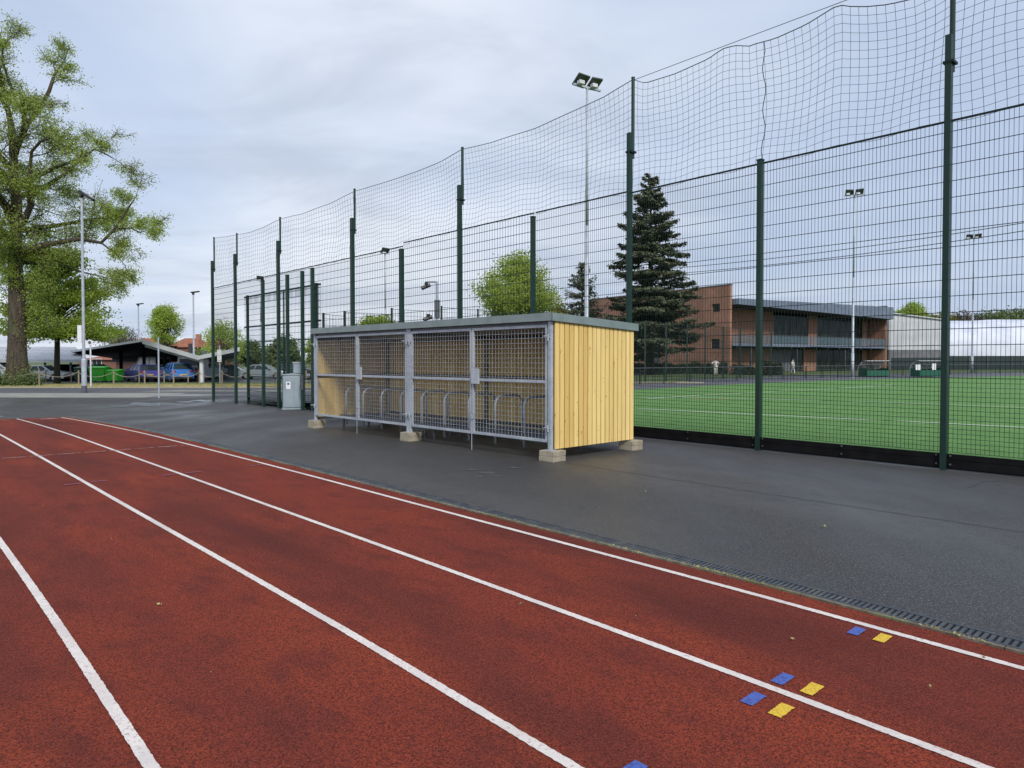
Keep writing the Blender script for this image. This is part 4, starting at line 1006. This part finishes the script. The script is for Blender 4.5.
# right side: white clad hall and long fabric dome
hall = empty('white_hall', (*XZ(888.5,372,112).xy, 0), R(0), 'white clad hall with grey lower band, right of the brick building', 'building')
mb = MB(); mb.prism([(0,0,3.2),(8.7,0,3.2),(8.7,0,7.95),(0,0,9.0)], (0,22,0)); mb.build('upper_wall', M_shed, hall); part('lower_wall', [((.05,.05,0),(8.65,21.9,3.18))], M_render, hall)
part('dark_base', [((.5,-.06,0),(8.5,.04,1.95))], M_navy, hall)
rfh = MB(); rfh.prism([(-.1,-.3,9.03),(8.8,-.3,7.95),(8.8,-.3,8.1),(-.1,-.3,9.2)], (0,22.6,0)); rfh.build('roof', M_shed, hall)
mb = MB()
for i in range(17): mb.box((.3+i*.5,-.02,3.25),(.33+i*.5,-.003,7.7))
mb.build('cladding_seam', M_roofg, hall)
dome = empty('fabric_dome', (*XZ(1024,372,115).xy, 0), 0, 'long white fabric air dome on a dark navy base at the right edge', 'dome')
mb = MB(); n = 16; xs = [-13.4,-13.0,-11.5,-9,-6,-2,2,8,14,20,28,36,44]; ks = [.55,.72,.85,.93,.97,1,1,1,1,1,1,1,1]
for i, (x, k) in enumerate(zip(xs, ks)):
    for j in range(n+1):
        a = math.pi*j/n; y = 12-12*math.cos(a)*(.9+.1*k); z = 2.25 + 6.5*k*math.sin(a)**.7 if 0 < j < n else 2.25
        z += .12*math.sin(x*.9)*math.sin(a); mb.v.append((x, y, z))
for i in range(len(xs)-1):
    for j in range(n): a = i*(n+1)+j; mb.f.append([a, a+1, a+n+2, a+n+1])
mb.f.append(list(range(n+1))); mb.build('fabric_roof', M_fabric, dome, smooth=True)
mb = MB(); mb.box((-13.3,.1,0),(44,23.9,2.22)); mb.build('dark_base', M_navy, dome)
for x in xs[1:]: mb = MB(); mb.box((x-.06,.0,0),(x+.06,.09,2.3)); mb.build('base_post', M_galvd, dome)

# dugouts
def dugout(px, Y, label, rz):
    X = (px-512)*Y/F; o = empty('team_shelter', (X,Y,0), R(rz), label, 'team shelter', 'curved team shelters beside the pitch')
    o.scale = (.9,.9,.86); W = 2.6; arc_ = [(-.75+1.15*math.sin(a)*1.0-.0, .95+ .95*math.cos(a)) for a in [math.pi/2*k/6 for k in range(7)]]
    prof2 = [(.75,.05)] + [(.75-(1.35)*(1-math.cos(a)), .75+ 1.0*math.sin(a)) for a in [math.pi/2*k/7 for k in range(8)]]
    fr = MB()
    for k in range(5):
        x = -W/2+W*k/4; pts = [(x, y, z) for y, z in prof2]; fr.tube(pts, .045, 6)
    for y, z in (prof2[-1], prof2[0], prof2[4]): fr.bar((-W/2,y,z),(W/2,y,z),.06)
    fr.build('frame', M_wpaint, o)
    sk_ = MB(); n0 = 0
    for i in range(len(prof2)-1):
        (y0,z0),(y1,z1) = prof2[i], prof2[i+1]; sk_.prism([(-W/2+.05,y0-.02,z0),(W/2-.05,y0-.02,z0),(W/2-.05,y1-.02,z1),(-W/2+.05,y1-.02,z1)], (0,-.008,-.004))
    m_ = mat('clear_panel', (.25,.32,.30), .15); m_.node_tree.nodes['Principled BSDF'].inputs['Alpha'].default_value = .5
    sk_.build('clear_canopy', m_, o)
    b = MB(); b.box((-W/2+.05,-.55,.05),(W/2-.05,.7,.12)); b.box((-W/2,-.6,.08),(-W/2+.04,.7,.95)); b.box((W/2-.04,-.6,.08),(W/2,.7,.95)); b.box((-W/2+.05,-.62,.12),(W/2-.05,-.58,.72)); b.build('side_panel', mat('green_panel',(.015,.10,.06),.5), o)
    for k in range(4):
        x = -W/2+.35+k*.62; s_ = MB(); s_.box((x-.2,.15,.42),(x+.2,.5,.47)); s_.box((x-.2,.5,.45),(x+.2,.54,.85)); s_.build('seat', M_green, o)
dugout(874, 65.5, 'curved clear roofed team shelter in front of the right end of the brick building', 12)
dugout(926, 66.5, 'curved clear roofed team shelter in front of the white hall', 12)
mb = MB(); mb.box((-.22,-.02,.35),(.22,.0,.85)); tag(mb.build('notice_board', M_sign, M=Matrix.Translation((*XZ(918,370,65.2).xy,.3))), 'small white notice hung on the barrier before the right team shelter', 'notice', kind=None)
mb = MB(); mb.box((-.18,-.02,.35),(.18,.0,.95)); tag(mb.build('notice_board', M_sign, M=Matrix.Translation((*XZ(934,370,66).xy,.3))), 'narrow white notice at the right end of the right team shelter', 'notice')

# ------------------------------------------------------------------ vegetation
def tree(name, base, label, cat='tree', trunk=None, limbs=None, crown=None, leafm=None, nleaf=9000, lsize=.2, barkm=None, grp=None, clump=.7, nbr=60, twigr=.02, sub=True, shape=1.0, droop=0.0):
    """crown = (centre, (rx, ry, rz)) relative to base; limbs reach points spread through that volume"""
    root = empty(name, base, 0, label, cat, grp); barkm = barkm or M_bark
    c, (rx, ry, rz) = Vector(crown[0]), crown[1]
    t = MB(); th, tr0 = trunk
    tp = [Vector((rnd.uniform(-1,1)*tr0*.4*k/5, rnd.uniform(-1,1)*tr0*.4*k/5, th*k/6)) for k in range(7)]
    tp[0] = Vector((0,0,-.1)); t.tube(tp, [tr0*1.35]+[tr0*(1-.75*k/6) for k in range(1,7)], 8); 
    lv = MB(); ends = []
    for i in range(nbr):
        u = Vector((rnd.gauss(0,1), rnd.gauss(0,1), rnd.gauss(0,1))).normalized(); r_ = rnd.uniform(.45, 1)**.6
        sh = 1.0 - .35*max(0, u.z) * shape
        e = c + Vector((u.x*rx*r_*sh, u.y*ry*r_*sh, u.z*rz*r_)); 
        k = min(5, max(2, int((e.z*.45)/th*6 + rnd.uniform(-1,1)))); s_ = tp[k]
        m1 = s_.lerp(e, .4) + Vector((rnd.gauss(0,.05)*rx, rnd.gauss(0,.05)*ry, .10*rz)); m2 = s_.lerp(e, .75) + Vector((rnd.gauss(0,.04)*rx, rnd.gauss(0,.04)*ry, .08*rz))
        t.tube([s_, m1, m2, e], [tr0*.22, tr0*.14, tr0*.08, twigr], 5, False); ends += [e, m2.lerp(e,.5), m2]
    for i in range(nleaf):
        e = rnd.choice(ends); q = e + Vector((rnd.gauss(0,clump), rnd.gauss(0,clump), rnd.gauss(0,clump*.6)-droop*abs(rnd.gauss(0,1))))
        lv.leaf(q, lsize*rnd.uniform(.6,1.3))
    t.build('trunk', barkm, root, smooth=True); lv.build('crown', leafm, root)
    return root

# big spring tree at the left: limbs measured from the photograph, twigs grown from them
def bigtree():
    Y = 50.0; base = Vector(((19-512)*Y/F, Y, gz(-35, Y)))
    root = empty('spring_tree', base, 0, 'huge old tree at the left edge with thick trunk and thin new leaves', 'tree')
    S = Y/F
    def P(px, py, dy=0): return Vector(((px-512)*S, Y+dy, H+(HZ-py)*S)) - base
    limbs = [
     ([(17,389,0),(17.5,375,0),(17.5,350,0),(18,320,0),(17.5,290,0),(17,262,0),(18,235,0),(18.5,205,.1),(15.5,175,.2),(13.5,150,.3),(11,125,.4),(7,100,.3),(3,75,.2),(1,60,0)],[.95,.72,.60,.54,.48,.44,.40,.34,.29,.25,.2,.16,.11,.05]),
     ([(18,233,0),(24,228,-.2),(31,221,-.4),(41,208,-.8),(41,195,-1),(44,178,-1.2),(50,160,-1.6),(62,152,-2),(76,150,-2.4),(90,158,-2.8)],[.26,.24,.22,.2,.17,.13,.1,.08,.06,.03]),
     ([(22,256,0),(39,245,.5),(54,240,1),(69,236,1.4),(88,239,1.8),(100,225,2),(107,212,2.2),(113,200,2.4),(119,190,2.5)],[.25,.22,.18,.15,.12,.11,.08,.06,.03]),
     ([(101,224,2),(116,223,2.2),(124,227,2.4),(130,224,2.6)],[.07,.06,.045,.02]),
     ([(88,239,1.8),(104,250,1.5),(112,257,1.2),(119,265,1)],[.07,.055,.04,.015]),
     ([(14,160,.2),(20,140,.4),(26,122,.6),(35,109,.8),(44,88,1),(47,76,1.1),(49,68,1.2),(54,60,1.3)],[.2,.19,.17,.15,.13,.11,.08,.04]),
     ([(26,122,.6),(18,102,.2),(14,80,-.2),(12,66,-.5),(16,54,-.8),(25,48,-1)],[.14,.12,.09,.07,.05,.02]),
     ([(20,156,0),(31,143,-.8),(40,135,-1.4),(50,122,-2.2),(66,118,-2.8),(78,124,-3)],[.14,.12,.1,.08,.05,.03]),
     ([(20,188,0),(34,172,1),(46,160,1.8),(62,150,2.6),(72,138,3),(82,142,3.4),(92,148,3.6)],[.17,.15,.12,.1,.07,.05,.02]),
     ([(10,120,.4),(3,100,.8),(-8,78,1.2),(-18,66,1.6)],[.14,.12,.08,.03]),
     ([(17,246,0),(2,234,-.5),(-18,220,-1),(-44,208,-1.4),(-70,206,-2)],[.22,.2,.16,.1,.03]),
     ([(15,225,0),(0,207,.8),(-20,186,1.4),(-42,158,2),(-58,140,2.4)],[.22,.2,.15,.1,.03]),
     ([(13,170,.2),(-4,146,-.5),(-24,116,-1),(-38,86,-1.4)],[.2,.16,.1,.03]),
     ([(18,215,0),(22,196,-3),(30,176,-5.5),(34,150,-7)],[.2,.16,.1,.03]),
     ([(18,240,0),(12,222,-3.5),(6,204,-6.5),(0,190,-8.5)],[.2,.16,.1,.03]),
     ([(17,200,0),(22,176,3),(26,150,5.5),(28,120,7)],[.2,.16,.1,.03]),
     ([(18,232,0),(26,215,4),(36,200,7),(46,192,9)],[.2,.16,.1,.03]),
     ([(17,262,0),(30,262,1),(46,262,2),(62,268,2.6),(80,272,3)],[.14,.12,.09,.06,.02]),
    ]
    b = MB(); lv = MB(); twigs = MB(); tips = []
    for pts, rr in limbs: b.tube([P(*p) for p in pts], rr, 9 if rr[0] > .3 else 7)
    # root flare
    for k in range(7):
        a = k*.9; b.tube([P(17.5,372)+Vector((0,0,0)), Vector((math.cos(a)*.55,math.sin(a)*.55,.5)), Vector((math.cos(a)*1.05,math.sin(a)*1.05,-.1))], [.3,.3,.16], 6)
    def grow(p, d, L, r, lev):
        pts = [p]; rr = [r]; n = 5; q = p.copy()
        for i in range(n):
            d = (d + Vector((rnd.gauss(0,.22), rnd.gauss(0,.22), rnd.gauss(0,.18) + (.06 if lev < 2 else -.05)))).normalized()
            q = q + d*(L/n); pts.append(q.copy()); rr.append(r*(1-.75*(i+1)/n))
            if lev < 2 and i >= 1:
                for _ in range(2 if lev == 0 else 2):
                    dd = (d + Vector((rnd.gauss(0,.9), rnd.gauss(0,.9), rnd.gauss(0,.55)))).normalized()
                    grow(q, dd, L*rnd.uniform(.45,.7), r*.5, lev+1)
            if lev >= 1: tips.append((q.copy(), d.copy()))
        b.tube(pts, [max(x, .012) for x in rr], 4, False)
    for li, (pts, rr) in enumerate(limbs):
        W = [P(*p) for p in pts]
        for i in range(1, len(W)):
            if rr[i] > .30: 
                if rnd.random() < .5 and rr[i] < .6 and i > 3:
                    grow(W[i], Vector((rnd.gauss(0,1), rnd.gauss(0,1), .2)).normalized(), 1.2, .03, 1)
                continue
            seg = (W[i]-W[i-1]); m = max(1, int(seg.length/.95))
            for k in range(m):
                q = W[i-1] + seg*(k+rnd.random())/m
                if rr[i] > .17 and rnd.random() < .35: continue
                out = seg.normalized()*.5 + Vector((rnd.gauss(0,.8), rnd.gauss(0,.8), rnd.gauss(0,.55)+.05))
                grow(q, out.normalized(), (rnd.uniform(1.6, 3.2) if rr[i] > .05 else rnd.uniform(1.2,2.1))*((.55 if q.x > 4.6 else .85) if q.z < 13 else .72), min(.06, rr[i]*.5), 0)
        grow(W[-1], seg.normalized(), 1.3, .03, 0)
    for k in range(12):
        z_ = rnd.uniform(3.2, 11); a_ = rnd.random()*6.28; grow(Vector((math.cos(a_)*.35, math.sin(a_)*.35, z_)), Vector((math.cos(a_), math.sin(a_), .25)), rnd.uniform(.8,1.9), .03, 0)
    for q, d in tips:
        if math.sin(q.x*1.3+q.z*.9)+math.sin(q.z*1.7-q.y) < -.9 and rnd.random() < .6: continue
        for _ in range(rnd.choice((1,2,4,5)) if q.z < 15 else rnd.choice((1,2,3))):
            lv.leaf(q + Vector((rnd.gauss(0,.26), rnd.gauss(0,.26), rnd.gauss(0,.16)-.05)), rnd.uniform(.07,.14), .8)
    # ivy and epicormic shoots up the trunk
    iv = MB()
    for i in range(2800):
        a = rnd.random()*6.28; z = rnd.random()**1.4*11; rr_ = .55 + .35*max(0, 1-z/2) if z < 4 else .44
        iv.leaf(Vector((math.cos(a)*rr_, math.sin(a)*rr_, z)) + Vector((rnd.gauss(0,.16),rnd.gauss(0,.16),0)) , rnd.uniform(.08,.15), .8) if rnd.random() < (.9 if z < 1.6 else .45+.4*math.sin(z*2.1+a)) else None
    b.build('trunk', M_bark, root, smooth=True); lv.build('crown', M_leafA, root); iv.build('trunk_foliage', M_leafY, root)
    print('big tree leaves', len(lv.f), 'tips', len(tips), 'bark', len(b.f))
bigtree()
def at(px, Y): X = (px-512)*Y/F; return (X, Y, gz(X, Y))
# lime tree behind it, dense low crown with a flat underside
def lime():
    Y = 55.0; S = Y/F; base = Vector(at(57, Y)); root = empty('lime_tree', base, 0, 'bright green tree with slim dark trunk and low flat bottomed crown, behind the street lamp', 'tree')
    b = MB(); lv = MB(); top = 9.6
    b.tube([(0,0,-.1),(0,0,1.5),(.05,0,3.2),(0,.1,5.5),(.1,0,8),(0,0,top)], [.26,.21,.19,.15,.09,.03], 8)
    ends = []
    for i in range(190):
        z = rnd.uniform(3.5, 10.4); k = max(0.0, (z-3.6)/7.2); rad = 4.5*(1-k**2.2*.75)*rnd.uniform(.45,1.0)
        a = rnd.random()*6.28; e = Vector((math.cos(a)*rad*1.02, math.sin(a)*rad*.9, z)); s_ = Vector((0,0,max(3.5, z-1.0-rad*.25)))
        mid = s_.lerp(e,.5)+Vector((0,0,.3)); b.tube([s_, mid, e], [.07,.04,.012], 4, False); ends += [e, mid.lerp(e,.5), mid.lerp(e,.8)]
    for i in range(30000):
        e = rnd.choice(ends); q = e + Vector((rnd.gauss(0,.42), rnd.gauss(0,.42), rnd.gauss(0,.2)))
        if q.z > 3.2: lv.leaf(q, rnd.uniform(.12,.22), .8)
    b.build('trunk', M_barkd, root, smooth=True); lv.build('crown', M_leafB, root)
lime()
bh = MB()
for i in range(6000):
    a = rnd.random()*6.28; r_ = rnd.uniform(.9, 2.1)*rnd.uniform(.7,1); x = math.cos(a)*r_*1.1; 
    if abs(x) < .5 and rnd.random() < .7: continue
    z = abs(rnd.gauss(0,.5)); bh.leaf(Vector((x, math.sin(a)*r_*.4-.6, z*.9+.05)), rnd.uniform(.08,.16), .8)
o = bh.build('low_shrub', M_leafC, M=Matrix.Translation(at(18, 49.6))); tag(o, 'low green shrub growing round the foot of the big tree', 'shrub')

def placed(name, px, py_top, py_bot, wpx, Y, label, leafm, nleaf, lsize, barkm=None, grp='trees beyond the sports ground', clump=None, nbr=60, shape=1.0, depth=None):
    b = at(px, Y); g = b[2]; zt = H+(HZ-py_top)*Y/F-g; zb = max(.6, H+(HZ-py_bot)*Y/F-g); rx = wpx*Y/F/2; rz = (zt-zb)/2
    return tree(name, b, label, crown=((0,0,(zt+zb)/2), (rx*.88, (depth or rx)*.88, rz*.9)), trunk=(zt*.75, max(.12, zt*.022)), leafm=leafm, nleaf=nleaf, lsize=lsize, barkm=barkm, grp=grp, clump=clump or rx*.13, nbr=nbr, shape=shape)
placed('park_tree', 518, 247, 328, 98, 62, 'rounded light green spring tree rising behind the middle of the shelter roof', M_leafA, 24000, .20, nbr=150, clump=.42, shape=1.6)
placed('park_tree', 378, 314, 335, 44, 74, 'small green treetop just above the left half of the shelter roof', M_leafB, 7000, .24, nbr=70)
placed('park_tree', 166, 302, 345, 42, 86, 'round green tree between the two distant street lamps', M_leafB, 9000, .22, nbr=90)
placed('park_tree', 224, 316, 366, 46, 82, 'thin leaved tree behind the leftmost fence bay', M_leafA, 7000, .20, nbr=90)
placed('park_tree', 124, 328, 350, 34, 112, 'bare grey twiggy tree above the canopy roof', M_twig, 3200, .25, nbr=150, clump=.9)
placed('park_tree', 250, 338, 368, 40, 92, 'dark bushy tree behind the cars, seen through the gate', M_leafC, 7000, .3)
placed('park_tree', 284, 334, 370, 44, 88, 'mid green tree behind the cars, left of the grey cabinet', M_leafC, 8000, .3)
placed('park_tree', 322, 330, 368, 40, 90, 'green tree behind the far end of the shelter', M_leafB, 7000, .3)
placed('park_tree', 206, 348, 368, 36, 112, 'low dark tree beyond the silver grey car', M_leafC, 4000, .35)
placed('park_tree', 560, 300, 345, 46, 88, 'yellow green tree beside the small conifer, just above the shelter roof', M_leafY, 9000, .3, nbr=80)
placed('park_tree', 440, 322, 345, 36, 92, 'low green treetop below the camera mast', M_leafC, 4000, .3)
placed('park_tree', 909, 301, 330, 36, 150, 'round dark green treetop above the white hall roof', M_leafB, 9000, .4, nbr=90)
placed('park_tree', 868, 304, 330, 30, 140, 'sparse treetop peeping over the right end of the brick building', M_leafA, 2600, .3)
for i, (px, t, w_, lm, lab) in enumerate([(945,312,40,M_leafY,'yellowish low treetop above the left end of the fabric dome'),(965,310,40,M_twig,'greyish treetop above the fabric dome, second from its left end'),(990,308,42,M_leafC,'mid green treetop above the middle of the fabric dome'),
        (1014,306,42,M_leafC,'tallest green treetop above the fabric dome, at the right frame edge'),(1042,309,40,M_leafB,'green treetop beyond the right frame edge'),(925,313,36,M_leafY,'yellow green treetop behind the tall near fence post')]):
    placed('park_tree', px, t, 335, w_, 160, lab, lm, 4500, .5, nbr=60)

def conifer(px, pytop, pybase, wpx, Y, label, nl, lsz, seed):
    b = at(px, Y); zt = H+(HZ-pytop)*Y/F; hw = wpx*Y/F/2; rr = random.Random(seed)
    root = empty('conifer', b, 0, label, 'conifer', 'conifers beyond the pitch'); t = MB(); lv = MB()
    t.tube([(0,0,-.1),(.05,0,zt*.3),(0,.05,zt*.7),(0,0,zt*.99)], [zt*.022,zt*.017,zt*.008,.02], 8)
    z = zt*.16
    while z < zt*.985:
        k = (z/zt-.16)/.84; R0 = hw*.96*((1-k)**.66)*(1.0 if k > .12 else .72+k*2.2)
        nb = max(4, int(9*(1-k)+4))
        a0 = rr.random()*6.28
        for j in range(nb):
            a = a0 + j*6.283/nb + rr.gauss(0,.15); L = R0*rr.choice([.62,.8,.95,1.05,1.12])*rr.uniform(.85,1.08)
            if rr.random() < .16: continue
            dz = (rr.gauss(-.16,.12) if k < .6 else rr.gauss(.12,.12))*L; z0_ = z + rr.gauss(0,.022*zt)
            d = Vector((math.cos(a), math.sin(a), 0)); sag = lambda u: z0_ + dz*u*1.2 + .16*L*u*u
            pts = [d*(L*u)+Vector((0,0,sag(u))) for u in (0,.35,.7,1)]
            t.tube(pts, [max(.02,.05*L*.25),.03,.02,.01], 4, False)
            n = int(nl*L/60)+6; sd = Vector((-d.y, d.x, 0))
            for _ in range(n):
                u = rr.uniform(.12,1)**.75; wdt = .30*L*(1-abs(u-.55)*1.1)+.12
                q = d*(L*u) + sd*rr.gauss(0, wdt*.5) + Vector((0,0,sag(u)-abs(rr.gauss(0,.16))-.05*rr.random()))
                e = (d*rr.uniform(.3,1)+sd*rr.gauss(0,.7)+Vector((0,0,rr.gauss(-.25,.35)))).normalized()*lsz*rr.uniform(.6,1.4)
                s2 = e.cross(Vector((0,0,1)) if rr.random() < .6 else d+Vector((0,0,.3))).normalized()*lsz*.22
                m_ = len(lv.v); lv.v += [tuple(q-e*.5), tuple(q+s2), tuple(q+e*.5), tuple(q-s2)]; lv.f.append([m_,m_+1,m_+2,m_+3])
        z += max(.26, .034*zt*(1-k*.5))*rr.uniform(.7,1.3)
    t.build('trunk', M_barkd, root, smooth=True); lv.build('needle_crown', M_need, root)
    print('conifer', len(lv.f))
conifer(650, 177, 382, 122, 74, 'tall dark layered conifer standing left of the brick tower', 4800, .44, 3)
conifer(582, 262, 375, 72, 88, 'smaller grey green conifer behind the floodlight mast, left of the tall one', 900, .45, 5)

def hedge(pxs, Ys, h, dep, label, lm, n, ls, name='hedge'):
    a = Vector(at(pxs[0], Ys[0])); b = Vector(at(pxs[1], Ys[1])); d = b-a; L = d.length; u = d/L; v = Vector((-u.y,u.x,0)); mb = MB()
    for i in range(n):
        x = rnd.random()*L; hh = h*(1+.12*math.sin(x*1.7)+.08*math.sin(x*4.1)); f_ = rnd.choice((0,1,2))
        if f_ == 0: q = u*x + v*(-dep/2+rnd.gauss(0,.07)) + Vector((0,0,rnd.random()*hh))
        elif f_ == 1: q = u*x + v*rnd.uniform(-dep/2,dep/2) + Vector((0,0,hh+rnd.gauss(0,.06)))
        else: q = u*x + v*rnd.uniform(-dep/2,dep/2) + Vector((0,0,rnd.random()*hh))
        mb.leaf(q, ls*rnd.uniform(.6,1.3), .8)
    tag(mb.build(name, lm, M=Matrix.Translation(a)), label, name.replace('_',' '))
hedge((560,727),(84,80), 1.05, 1.2, 'clipped dark low hedge in front of the brick side wall', M_hedge, 14000, .22)
hedge((762,776),(72,73), 1.15, 1.5, 'rounded dark shrub left of the second person, by the barrier', M_hedge, 2600, .2, 'shrub')
hedge((732,752),(78,79), .8, 1.0, 'low dark shrub below the left end of the balcony', M_hedge, 2000, .2, 'shrub')
# grass blades on the near verge edge
gr = MB()
for i in range(9000):
    x = rnd.uniform(-38,-14); y = rnd.uniform(47.6,52); z = gz(x,y)+.05; h_ = rnd.uniform(.06,.16)
    n = len(gr.v); gr.v += [(x-.02,y,z),(x+.02,y,z),(x+rnd.gauss(0,.04),y+rnd.gauss(0,.03),z+h_)]; gr.f.append([n,n+1,n+2])
tag(gr.build('verge_grass', M_straw), 'tufts of dry grass along the road kerb', 'grass', kind='stuff')

# ------------------------------------------------------------------ light and sky
w = bpy.data.worlds.new('World'); scene.world = w; w.use_nodes = True; nt = w.node_tree; N = nt.nodes; L = nt.links
bg = N['Background']; bg.inputs['Strength'].default_value = .10
EL, AZ = 40, 160                                 # sun elevation, azimuth clockwise from +Y (right and slightly behind the camera)
sky = N.new('ShaderNodeTexSky'); sky.sky_type = 'NISHITA'; sky.sun_disc = False; sky.sun_elevation = R(EL); sky.sun_rotation = R(AZ); sky.dust_density = 2.5
tc = N.new('ShaderNodeTexCoord'); sp = N.new('ShaderNodeSeparateXYZ'); L.new(tc.outputs['Generated'], sp.inputs[0])
def math_(op, a, b=None, c=None):
    n = N.new('ShaderNodeMath'); n.operation = op
    for i, x in enumerate((a, b, c)):
        if x is None: continue
        if isinstance(x, (int, float)): n.inputs[i].default_value = x
        else: L.new(x, n.inputs[i])
    return n.outputs[0]
zc = math_('MAXIMUM', math_('ADD', sp.outputs[2], .14), .05)
cb_ = N.new('ShaderNodeCombineXYZ'); L.new(math_('DIVIDE', sp.outputs[0], zc), cb_.inputs[0]); L.new(math_('DIVIDE', sp.outputs[1], zc), cb_.inputs[1])
def noise_(scale, det, rough, sx=1, sy=1, rot=0, dist=0.0):
    mp = N.new('ShaderNodeMapping'); mp.inputs['Scale'].default_value = (sx, sy, 1); mp.inputs['Rotation'].default_value = (0,0,rot); L.new(cb_.outputs[0], mp.inputs[0])
    n = N.new('ShaderNodeTexNoise'); n.inputs['Scale'].default_value = scale; n.inputs['Detail'].default_value = det; n.inputs['Roughness'].default_value = rough; n.inputs['Distortion'].default_value = dist
    L.new(mp.outputs[0], n.inputs['Vector']); return n.outputs[0]
def ramp(src, a, b, lo=0, hi=1):
    m_ = N.new('ShaderNodeMapRange'); m_.interpolation_type = 'SMOOTHSTEP'; m_.inputs['From Min'].default_value = a; m_.inputs['From Max'].default_value = b
    m_.inputs['To Min'].default_value = lo; m_.inputs['To Max'].default_value = hi; L.new(src, m_.inputs[0]); return m_.outputs[0]
def mix(f_, a, b):
    m_ = N.new('ShaderNodeMix'); m_.data_type = 'RGBA'
    if isinstance(f_, (int, float)): m_.inputs[0].default_value = f_
    else: L.new(f_, m_.inputs[0])
    for i, x in ((6,a),(7,b)):
        if isinstance(x, tuple): m_.inputs[i].default_value = (*x, 1)
        else: L.new(x, m_.inputs[i])
    return m_.outputs[2]
c1 = ramp(noise_(.5, 5, .5, 1, 1.15, .5, .5), .36, .66)
c2 = ramp(noise_(1.3, 5, .55, .7, 1.2, .3, .6), .42, .70)
cloud = mix(c1, (7.4,7.8,8.5), (4.6,5.45,7.1))
cloud = mix(math_('MULTIPLY', c2, .62), cloud, (4.0,4.5,5.5))
low = ramp(sp.outputs[2], .02, .22, .5, 0)       # layers of cloud thicken towards the horizon
low = math_('MULTIPLY', low, .8)
cloud = mix(math_('MULTIPLY', low, ramp(noise_(.9, 5, .6, .35, 1.6, .1, .3), .38, .6)), cloud, (7.7,8.0,8.4))
lr = ramp(math_('SUBTRACT', sp.outputs[0], math_('MULTIPLY', sp.outputs[1], .1)), -.45, .55)
cloud = mix(math_('MULTIPLY', lr, .75), cloud, (3.9,4.8,6.5))
fin = mix(.9, sky.outputs[0], cloud)
L.new(fin, bg.inputs['Color'])
sd = bpy.data.lights.new('sun', 'SUN'); sd.energy = 2.3; sd.angle = R(12); sd.color = (1, .95, .87)
so = bpy.data.objects.new('sun', sd); COL.objects.link(so)
az = R(AZ); dirv = Vector((math.sin(az)*math.cos(R(EL)), math.cos(az)*math.cos(R(EL)), math.sin(R(EL))))
so.rotation_euler = dirv.to_track_quat('Z', 'Y').to_euler(); so.location = (10, -10, 30)
scene.view_settings.view_transform = 'Standard'; scene.view_settings.look = 'None'; scene.view_settings.exposure = 0.33; scene.view_settings.gamma = 1
scene.view_settings.use_curve_mapping = False
scene.render.engine = 'CYCLES'; scene.cycles.max_bounces = 6; scene.cycles.transparent_max_bounces = 12; scene.cycles.caustics_reflective = False; scene.cycles.caustics_refractive = False
